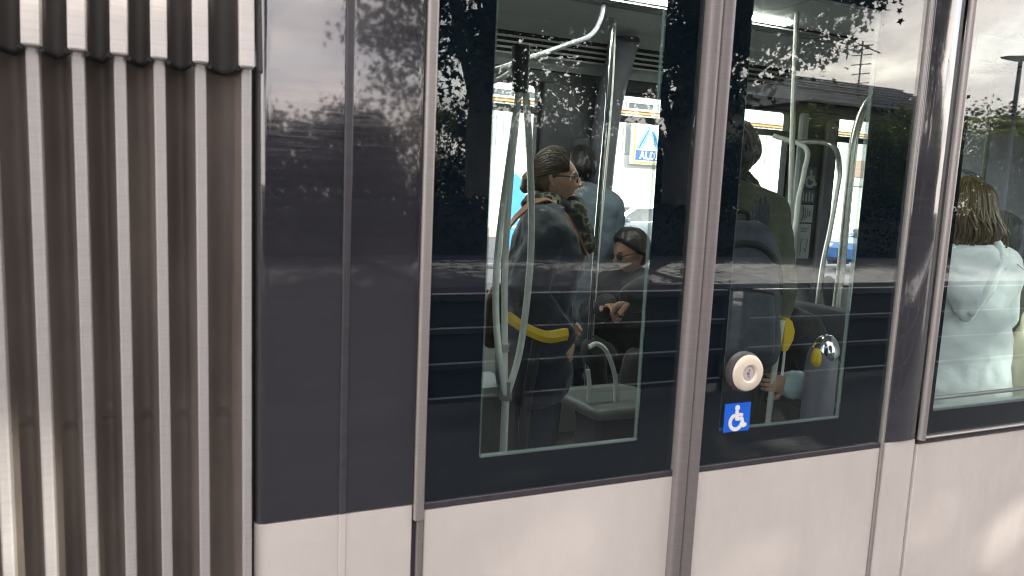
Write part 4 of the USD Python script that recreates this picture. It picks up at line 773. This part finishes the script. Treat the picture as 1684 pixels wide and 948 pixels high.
# tall loose hedge row mirrored to the right of the door
g = np.random.default_rng(33)
LB = ['bushy green tree mirrored just left of the dark pillar panel', 'round green tree mirrored in the pillar panel', 'olive green tree mirrored between pillar and side window', 'tall leafy tree mirrored at the far right, sprays rising above it', 'green tree mirrored beyond the right edge of the side window', 'small bushy tree mirrored low through the right door leaf']
for i, (x, y, zc, rx, rz, lb) in enumerate(((24.6, -19.5, 3.1, 2.3, 2.7, LB[0]), (28.0, -19.8, 3.4, 2.3, 2.7, LB[1]), (30.8, -19.4, 3.4, 2.2, 2.7, LB[2]), (34.3, -19.6, 3.3, 2.5, 3.0, LB[3]), (38.8, -19.6, 3.4, 2.6, 2.9, LB[4]), (21.2, -19.6, 2.8, 2.2, 2.3, LB[5]))):
    tree(lb, x, y, (x, y, zc), (rx, 1.7, rz), 70, 130, (0.36, 0.36, 0.26), 0.10, 50+i, 0.12, 'hedge_leaf', split=1.2, name='bushy_tree')
gs = tree('golden leaved shrub mirrored left of the thick tree trunk', 7.6, -22, (7.4, -22, 2.9), (1.3, 1.0, 1.5), 30, 90, (0.3, 0.3, 0.22), 0.10, 70, 0.06, 'gold_leaf', split=1.0, name='golden_shrub')
for i, (x, y, zc, rx, rz) in enumerate(((-3.4, -21.5, 1.9, 2.2, 2.1), (-0.2, -21.8, 1.8, 2.0, 2.0), (2.6, -21.6, 1.9, 1.9, 1.9), (5.0, -22.4, 2.0, 1.5, 2.1), (9.6, -21.5, 2.0, 1.9, 2.3), (12.4, -22, 2.2, 2.0, 2.6), (15.2, -21.6, 2.1, 2.0, 2.4), (18.2, -21.8, 2.2, 2.0, 2.2))):
    tree(('dark low tree mirrored at the bellows edge of the dark panel', 'dark low tree mirrored in the middle of the dark panel', 'dark low tree mirrored under the bright sky in the dark panel', 'dark low tree mirrored in the narrow dark panel by the door', 'dark dense tree mirrored just right of the thick trunk', 'dark dense tree mirrored behind the standing woman', 'dark dense tree mirrored behind the door seal', 'dark dense tree mirrored left of the grey roof')[i], x, y, (x, y, zc), (rx, 1.5, rz), 70, 150, (0.36, 0.36, 0.26), 0.11, 90+i, 0.14, 'dark_leaf', split=1.2, name='dense_tree')
# house with a grey roof
h = thing('house', 'low house with grey tiled roof mirrored above the hedge', 'house', (28.5, -25, 0))
part(h, 'wall', box(24.5, 34.0, -30, -23.2, 0, 6.1), 'house_wall', smooth=False)
rf = part(h, 'roof', trimesh.convex.convex_hull(np.array([(24.0, -22.7, 6.15), (34.5, -22.7, 6.15), (24.0, -30.5, 6.15), (34.5, -30.5, 6.15), (26.0, -26.6, 7.9), (33.5, -26.6, 7.9)])), 'roof', smooth=False)
for k in range(8):
    t = k/8.0; part(rf, 'tile_course', box(24.1+1.9*t, 34.4-1.0*t, -22.75-3.85*t-0.06, -22.75-3.85*t+0.02, 6.2+1.74*t, 6.25+1.74*t), 'roof', smooth=False)
part(h, 'gutter', tube([(24.0, -22.62, 6.15), (34.5, -22.62, 6.15)], 0.07, 8, smooth=False), 'rail_paint')
part(h, 'window', box(26.5, 27.7, -23.22, -23.18, 3.8, 5.2), 'glass_dark'); part(h, 'window', box(30.0, 31.2, -23.22, -23.18, 3.8, 5.2), 'glass_dark')
an = thing('roof_aerial', 'television aerial mirrored above the grey roof', 'aerial', (27.6, -24.5, 7))
part(an, 'mast', cyl((28.6, -24.5, 6.6), (28.6, -24.5, 9.35), 0.035, 8), 'rail_paint')
part(an, 'boom', cyl((28.3, -24.5, 9.2), (30.0, -24.7, 9.0), 0.03, 8), 'rail_paint')
for k in range(5): part(an, 'rod', cyl((28.35+0.06*k, -24.9, 9.15-0.42*k), (28.85-0.02*k, -24.1, 9.15-0.42*k), 0.022, 6), 'rail_paint')
def lamp_post(label, x, y, z, ang):
    l = thing('lamp_post', label, 'lamp post', (x, y, 0.2)); c, s_ = math.cos(ang), math.sin(ang)
    part(l, 'post', tube([(x, y, 0.2), (x, y, z)], [0.09, 0.055], 10, smooth=False), 'plastic_dark')
    part(l, 'lamp_head', rotz(trimesh.convex.convex_hull(np.array([(-0.75, -0.12, 0.02), (-0.75, 0.12, 0.02), (0.15, -0.17, 0.12), (0.15, 0.17, 0.12), (-0.7, 0.1, -0.03), (-0.7, -0.1, -0.03), (0.15, -0.15, -0.02), (0.15, 0.15, -0.02)])), ang, (x, y, z)), 'plastic_dark')
    part(l, 'lens', rotz(box(-0.55, -0.1, -0.08, 0.08, -0.045, -0.032), ang, (x, y, z)), 'lens')
lamp_post('flat headed lamp post mirrored at the top right in the side window', 22.2, -13.0, 6.2, 0.0)
lamp_post('lamp post mirrored in the dark pillar panel above the bushy trees', 31.5, -21.3, 6.75, 0.4)
# platform railing: four dark rails per bay between double posts
YR = -3.15
def railing(x0, x1, label):
    r = thing('platform_railing', label, 'railing', ((x0+x1)/2, YR, 0.27), None)
    for z, hh in ((1.07, 0.05), (0.84, 0.04), (0.60, 0.04), (0.365, 0.04)):
        rl = part(r, 'rail', box(x0+0.05, x1-0.05, YR-0.02, YR+0.02, z-hh, z-0.007), 'rail_paint', smooth=False)
        part(rl, 'rail_cap', box(x0+0.05, x1-0.05, YR-0.022, YR+0.022, z-0.006, z, 0.001), 'rail_cap')
    for x in (x0+0.025, x1-0.025):
        part(r, 'post', box(x-0.024, x+0.024, YR-0.03, YR+0.03, 0.272, 1.085, 0.004), 'rail_paint')
    part(r, 'infill_panel', box(x0+0.06, x1-0.06, YR-0.012, YR-0.006, 0.36, 1.02), 'infill')
for a, b, lb in ((1.40, 2.0, 'short end bay of platform railing mirrored at the left edge of the door'), (2.12, 3.94, 'dark platform railing bay mirrored low in the left door leaf'), (4.08, 5.9, 'dark platform railing bay mirrored low in the right door leaf'), (6.02, 7.8, 'dark platform railing bay mirrored under the side window pillar'), (7.92, 9.7, 'dark platform railing bay mirrored at the low right of the side window')):
    railing(a, b, lb)
# ================================================================== ACROSS THE LINE: seen through the tram
YF = 24.0
b = thing('supermarket', 'white rendered shop building with grey ribbed upper cladding across the car park', 'shop', (20, YF, 0))
part(b, 'wall', box(-20, 60, YF, YF+12, 0.1, 3.43), 'facade', smooth=False)
part(b, 'upper_wall', box(-20, 60, YF+0.08, YF+11.9, 3.435, 5.15), 'facade', smooth=False)
part(b, 'plinth', box(-20, 60, YF-0.04, YF-0.002, 0.1, 0.45), 'concrete', smooth=False)
k = 0
for x in np.arange(2.0, 44.0, 0.6):
    if 16.0 < x+0.3 < 17.6: pass
    prof = [(x+0.005, YF+0.07), (x+0.005, YF), (x+0.12, YF), (x+0.15, YF+0.018), (x+0.27, YF+0.018), (x+0.30, YF), (x+0.42, YF), (x+0.45, YF+0.018), (x+0.57, YF+0.018), (x+0.595, YF+0.02), (x+0.595, YF+0.07)]
    part(b, 'cladding_panel', extr_z(prof, 3.45, 5.02), 'cladding' if (k*7) % 5 < 3 else 'cladding_dark', smooth=False); k += 1
part(b, 'roof_trim', box(-20, 60, YF-0.06, YF+0.04, 5.03, 5.075), 'orange', smooth=False)
part(b, 'parapet_cap', box(-20, 60, YF-0.08, YF+12, 5.152, 5.22), 'facade', smooth=False)
sx0, sx1, sz0, sz1 = 16.10, 17.62, 3.08, 4.84
s = thing('shop_sign', 'white framed shop sign with pale blue letter A above blue lettering, on the grey cladding', 'sign', ((sx0+sx1)/2, YF-0.2, sz0))
part(s, 'sign_box', box(sx0, sx1, YF-0.26, YF-0.01, sz0, sz1, 0.02), 'sign_white')
part(s, 'sign_frame', frame_ring(sx0+0.03, sx1-0.03, sz0+0.03, sz1-0.03, sx0+0.09, sx1-0.09, sz0+0.09, sz1-0.09, YF-0.268, YF-0.258), 'orange', smooth=False)
part(s, 'sign_frame', frame_ring(sx0+0.09, sx1-0.09, sz0+0.09, sz1-0.09, sx0+0.11, sx1-0.11, sz0+0.11, sz1-0.11, YF-0.269, YF-0.259), 'yellow', smooth=False)
cx = (sx0+sx1)/2
for kk, off in enumerate((0, 0.085, 0.17)):
    part(s, 'emblem_stripe', prism_xz([(cx-0.60+off*1.0, sz0+0.62), (cx-0.535+off, sz0+0.62), (cx-0.02+off*0.55, sz1-0.22-off*0.9), (cx-0.085+off*0.55, sz1-0.22-off*0.9)], YF-0.275, YF-0.259), 'light_blue' if kk != 1 else 'navy', smooth=False)
    part(s, 'emblem_stripe', prism_xz([(cx+0.60-off*1.0, sz0+0.62), (cx+0.535-off, sz0+0.62), (cx+0.02-off*0.3+0.06, sz1-0.40-off*0.9), (cx+0.085-off*0.3+0.06, sz1-0.40-off*0.9)], YF-0.275, YF-0.259), 'light_blue' if kk != 1 else 'navy', smooth=False)
part(s, 'emblem_bar', [box(cx-0.3, cx+0.3, YF-0.274, YF-0.259, sz0+0.80+0.09*q, sz0+0.83+0.09*q) for q in range(3)], 'light_blue', smooth=False)
lp = part(s, 'letter_panel', box(cx-0.62, cx+0.62, YF-0.274, YF-0.259, sz0+0.16, sz0+0.55), 'navy', smooth=False)
tm = text_on('ALDI', 0.27, (0, YF-0.275, sz0+0.22), 0.012, bold=True); v = np.array(tm.vertices); v[:, 0] += cx-(v[:, 0].max()+v[:, 0].min())/2; tm.vertices = v
part(lp, 'lettering', tm, 'sign_white', smooth=False)
s = thing('notice_board', 'brown notice board with white figures fixed to the white shop wall', 'sign', (29.2, YF-0.1, 2.9))
part(s, 'board', box(28.2, 30.2, YF-0.12, YF-0.01, 3.15, 3.92, 0.01), 'brown_sign'); part(s, 'board_foot', box(28.2, 30.2, YF-0.10, YF-0.01, 2.75, 3.13, 0.01), 'sign_grey')
tm = text_on('24', 0.5, (28.75, YF-0.122, 3.28), 0.01); part(s, 'figures', tm, 'sign_white', smooth=False)
# office block behind, seen in the hopper strip
o = thing('office_block', 'pale office block with a strip of windows rising behind the shop', 'building', (30, 45, 0))
part(o, 'wall', box(14, 40, 45, 57, 0, 9.1), 'facade', smooth=False); part(o, 'roof_edge', box(13.8, 40.2, 44.7, 57.2, 9.102, 9.35), 'facade', smooth=False)
for k in range(9):
    x = 15.2+2.75*k; w = part(o, 'window', frame_ring(x, x+2.3, 7.3, 8.6, x+0.12, x+2.18, 7.42, 8.48, 44.9, 44.998), 'sign_grey', smooth=False)
    part(w, 'pane', box(x+0.12, x+2.18, 44.96, 44.99, 7.42, 8.48), 'glass_dark', smooth=False)
    part(w, 'window_box', box(x+0.2+0.1*(k % 3), x+0.9+0.2*(k % 2), 44.85, 44.93, 7.43, 7.75), ('orange', 'brown_sign', 'cladding')[k % 3], smooth=False)
# parked cars
def car(label, cx, cy, ang, paint):
    c = thing('parked_car', label, 'car', (cx, cy, 0.1)); L = 4.3
    def T(m): return rotz(m, ang, (cx, cy, 0.1))
    st = [(-2.15, 0.42, 0.78, 0.70), (-2.05, 0.30, 0.90, 0.82), (-1.5, 0.24, 1.0, 0.88), (-0.5, 0.22, 0.98, 0.9), (0.6, 0.22, 0.95, 0.9), (1.3, 0.24, 0.88, 0.88), (1.95, 0.28, 0.76, 0.80), (2.15, 0.38, 0.62, 0.62)]
    ball = []
    body = trimesh.util.concatenate([trimesh.convex.convex_hull(np.array([(x, sy*w*f, z) for (x, zb, zt, w) in st[i:i+2] for sy in (-1, 1) for (z, f) in ((zb, 0.92), ((zb+zt)/2, 1.0), (zt-0.06, 0.97), (zt, 0.88))])) for i in range(len(st)-1)])
    bp = part(c, 'body', T(body), paint)
    cab = trimesh.convex.convex_hull(np.array([(x, sy*w, z) for sy in (-1, 1) for (x, z, w) in ((-1.95, 0.95, 0.76), (1.15, 0.92, 0.78), (-1.35, 1.38, 0.60), (0.25, 1.40, 0.60), (-0.5, 1.47, 0.57))]))
    part(c, 'cabin', T(cab), paint)
    for sy in (-1, 1):
        for (pts, nm) in ((((-1.55, 0.99), (-1.22, 1.33), (-0.60, 1.39), (-0.60, 0.99)), 'side_window'), (((-0.52, 0.99), (-0.52, 1.39), (0.18, 1.34), (0.80, 0.99)), 'side_window')):
            q = np.array([(x, sy*(0.785-(z-0.93)*0.39+0.008), z) for x, z in pts]); q2 = q.copy(); q2[:, 1] -= sy*0.02
            part(c, nm, T(trimesh.convex.convex_hull(np.vstack([q, q2]))), 'glass_dark', smooth=False)
    q = np.array([(-1.90, -0.62, 1.0), (-1.90, 0.62, 1.0), (-1.42, -0.52, 1.34), (-1.42, 0.52, 1.34)]); part(c, 'rear_window', T(trimesh.convex.convex_hull(np.vstack([q+[-0.015, 0, 0.008], q+[0.02, 0, 0]]))), 'glass_dark', smooth=False)
    q = np.array([(1.08, -0.66, 0.98), (1.08, 0.66, 0.98), (0.36, -0.54, 1.36), (0.36, 0.54, 1.36)]); part(c, 'windscreen', T(trimesh.convex.convex_hull(np.vstack([q+[0.015, 0, 0.01], q+[-0.02, 0, 0]]))), 'glass_dark', smooth=False)
    for x in (-1.35, 1.35):
        for sy in (-1, 1):
            w = part(c, 'wheel', T(cyl((x, sy*0.70, 0.32), (x, sy*0.90, 0.32), 0.32, 22)), 'tyre'); part(w, 'rim', T(cyl((x, sy*0.89, 0.32), (x, sy*0.915, 0.32), 0.21, 16)), 'rim')
    for sy in (-1, 1):
        part(c, 'tail_light', T(box(-2.13, -1.80, sy*0.78-0.13, sy*0.78+0.13, 0.72, 0.90, 0.02)), 'tail'); part(c, 'headlight', T(box(1.85, 2.14, sy*0.6-0.18, sy*0.6+0.18, 0.58, 0.72, 0.02)), 'lens')
        part(c, 'mirror', T(box(0.55, 0.72, sy*0.93-0.09, sy*0.93+0.09, 0.95, 1.08, 0.03)), paint)
    part(c, 'number_plate', T(box(-2.19, -2.15, -0.26, 0.26, 0.55, 0.66)), 'sign_white')
    return c
car('silver grey car parked under the shop sign, red tail lamp to the right', 12.2, 17.6, math.pi, 'car_silver')
car('blue car parked at the right, mostly cut by the door frame', 17.3, 12.3, math.pi, 'car_blue')
f = thing('flag_banner', 'tall blue feather banner standing on the pavement beyond the tram', 'banner', (7.35, 15, 0.1))
part(f, 'banner_cloth', prism_xz([(7.12, 0.45), (7.55, 0.45), (7.58, 1.6), (7.46, 2.05), (7.28, 2.22), (7.14, 2.1)], 15.0, 15.02), 'banner_blue'); part(f, 'banner_pole', tube([(7.11, 15.0, 0.1), (7.11, 15.0, 2.0), (7.2, 15.0, 2.22)], 0.02, 8), 'steel'); part(f, 'banner_base', box(6.9, 7.35, 14.8, 15.2, 0.1, 0.16, 0.02), 'black')
part(f, 'banner_print', [prism_xz([(7.2, 0.9+0.18*k), (7.48, 0.92+0.18*k), (7.48, 0.97+0.18*k), (7.2, 0.95+0.18*k)], 14.992, 14.998) for k in range(2)], 'sign_white')
r = thing('track_barrier', 'low grey barrier of two rails on the far side of the track', 'barrier', (6, 4.4, 0))
for z in (1.12, 0.78): part(r, 'rail', tube([(-6, 4.4, z), (24, 4.4, z)], 0.025, 8, smooth=False), 'cladding_dark')
for x in np.arange(-6, 24.1, 2.0): part(r, 'post', cyl((x, 4.4, 0.0), (x, 4.4, 1.12), 0.03, 8), 'cladding_dark')
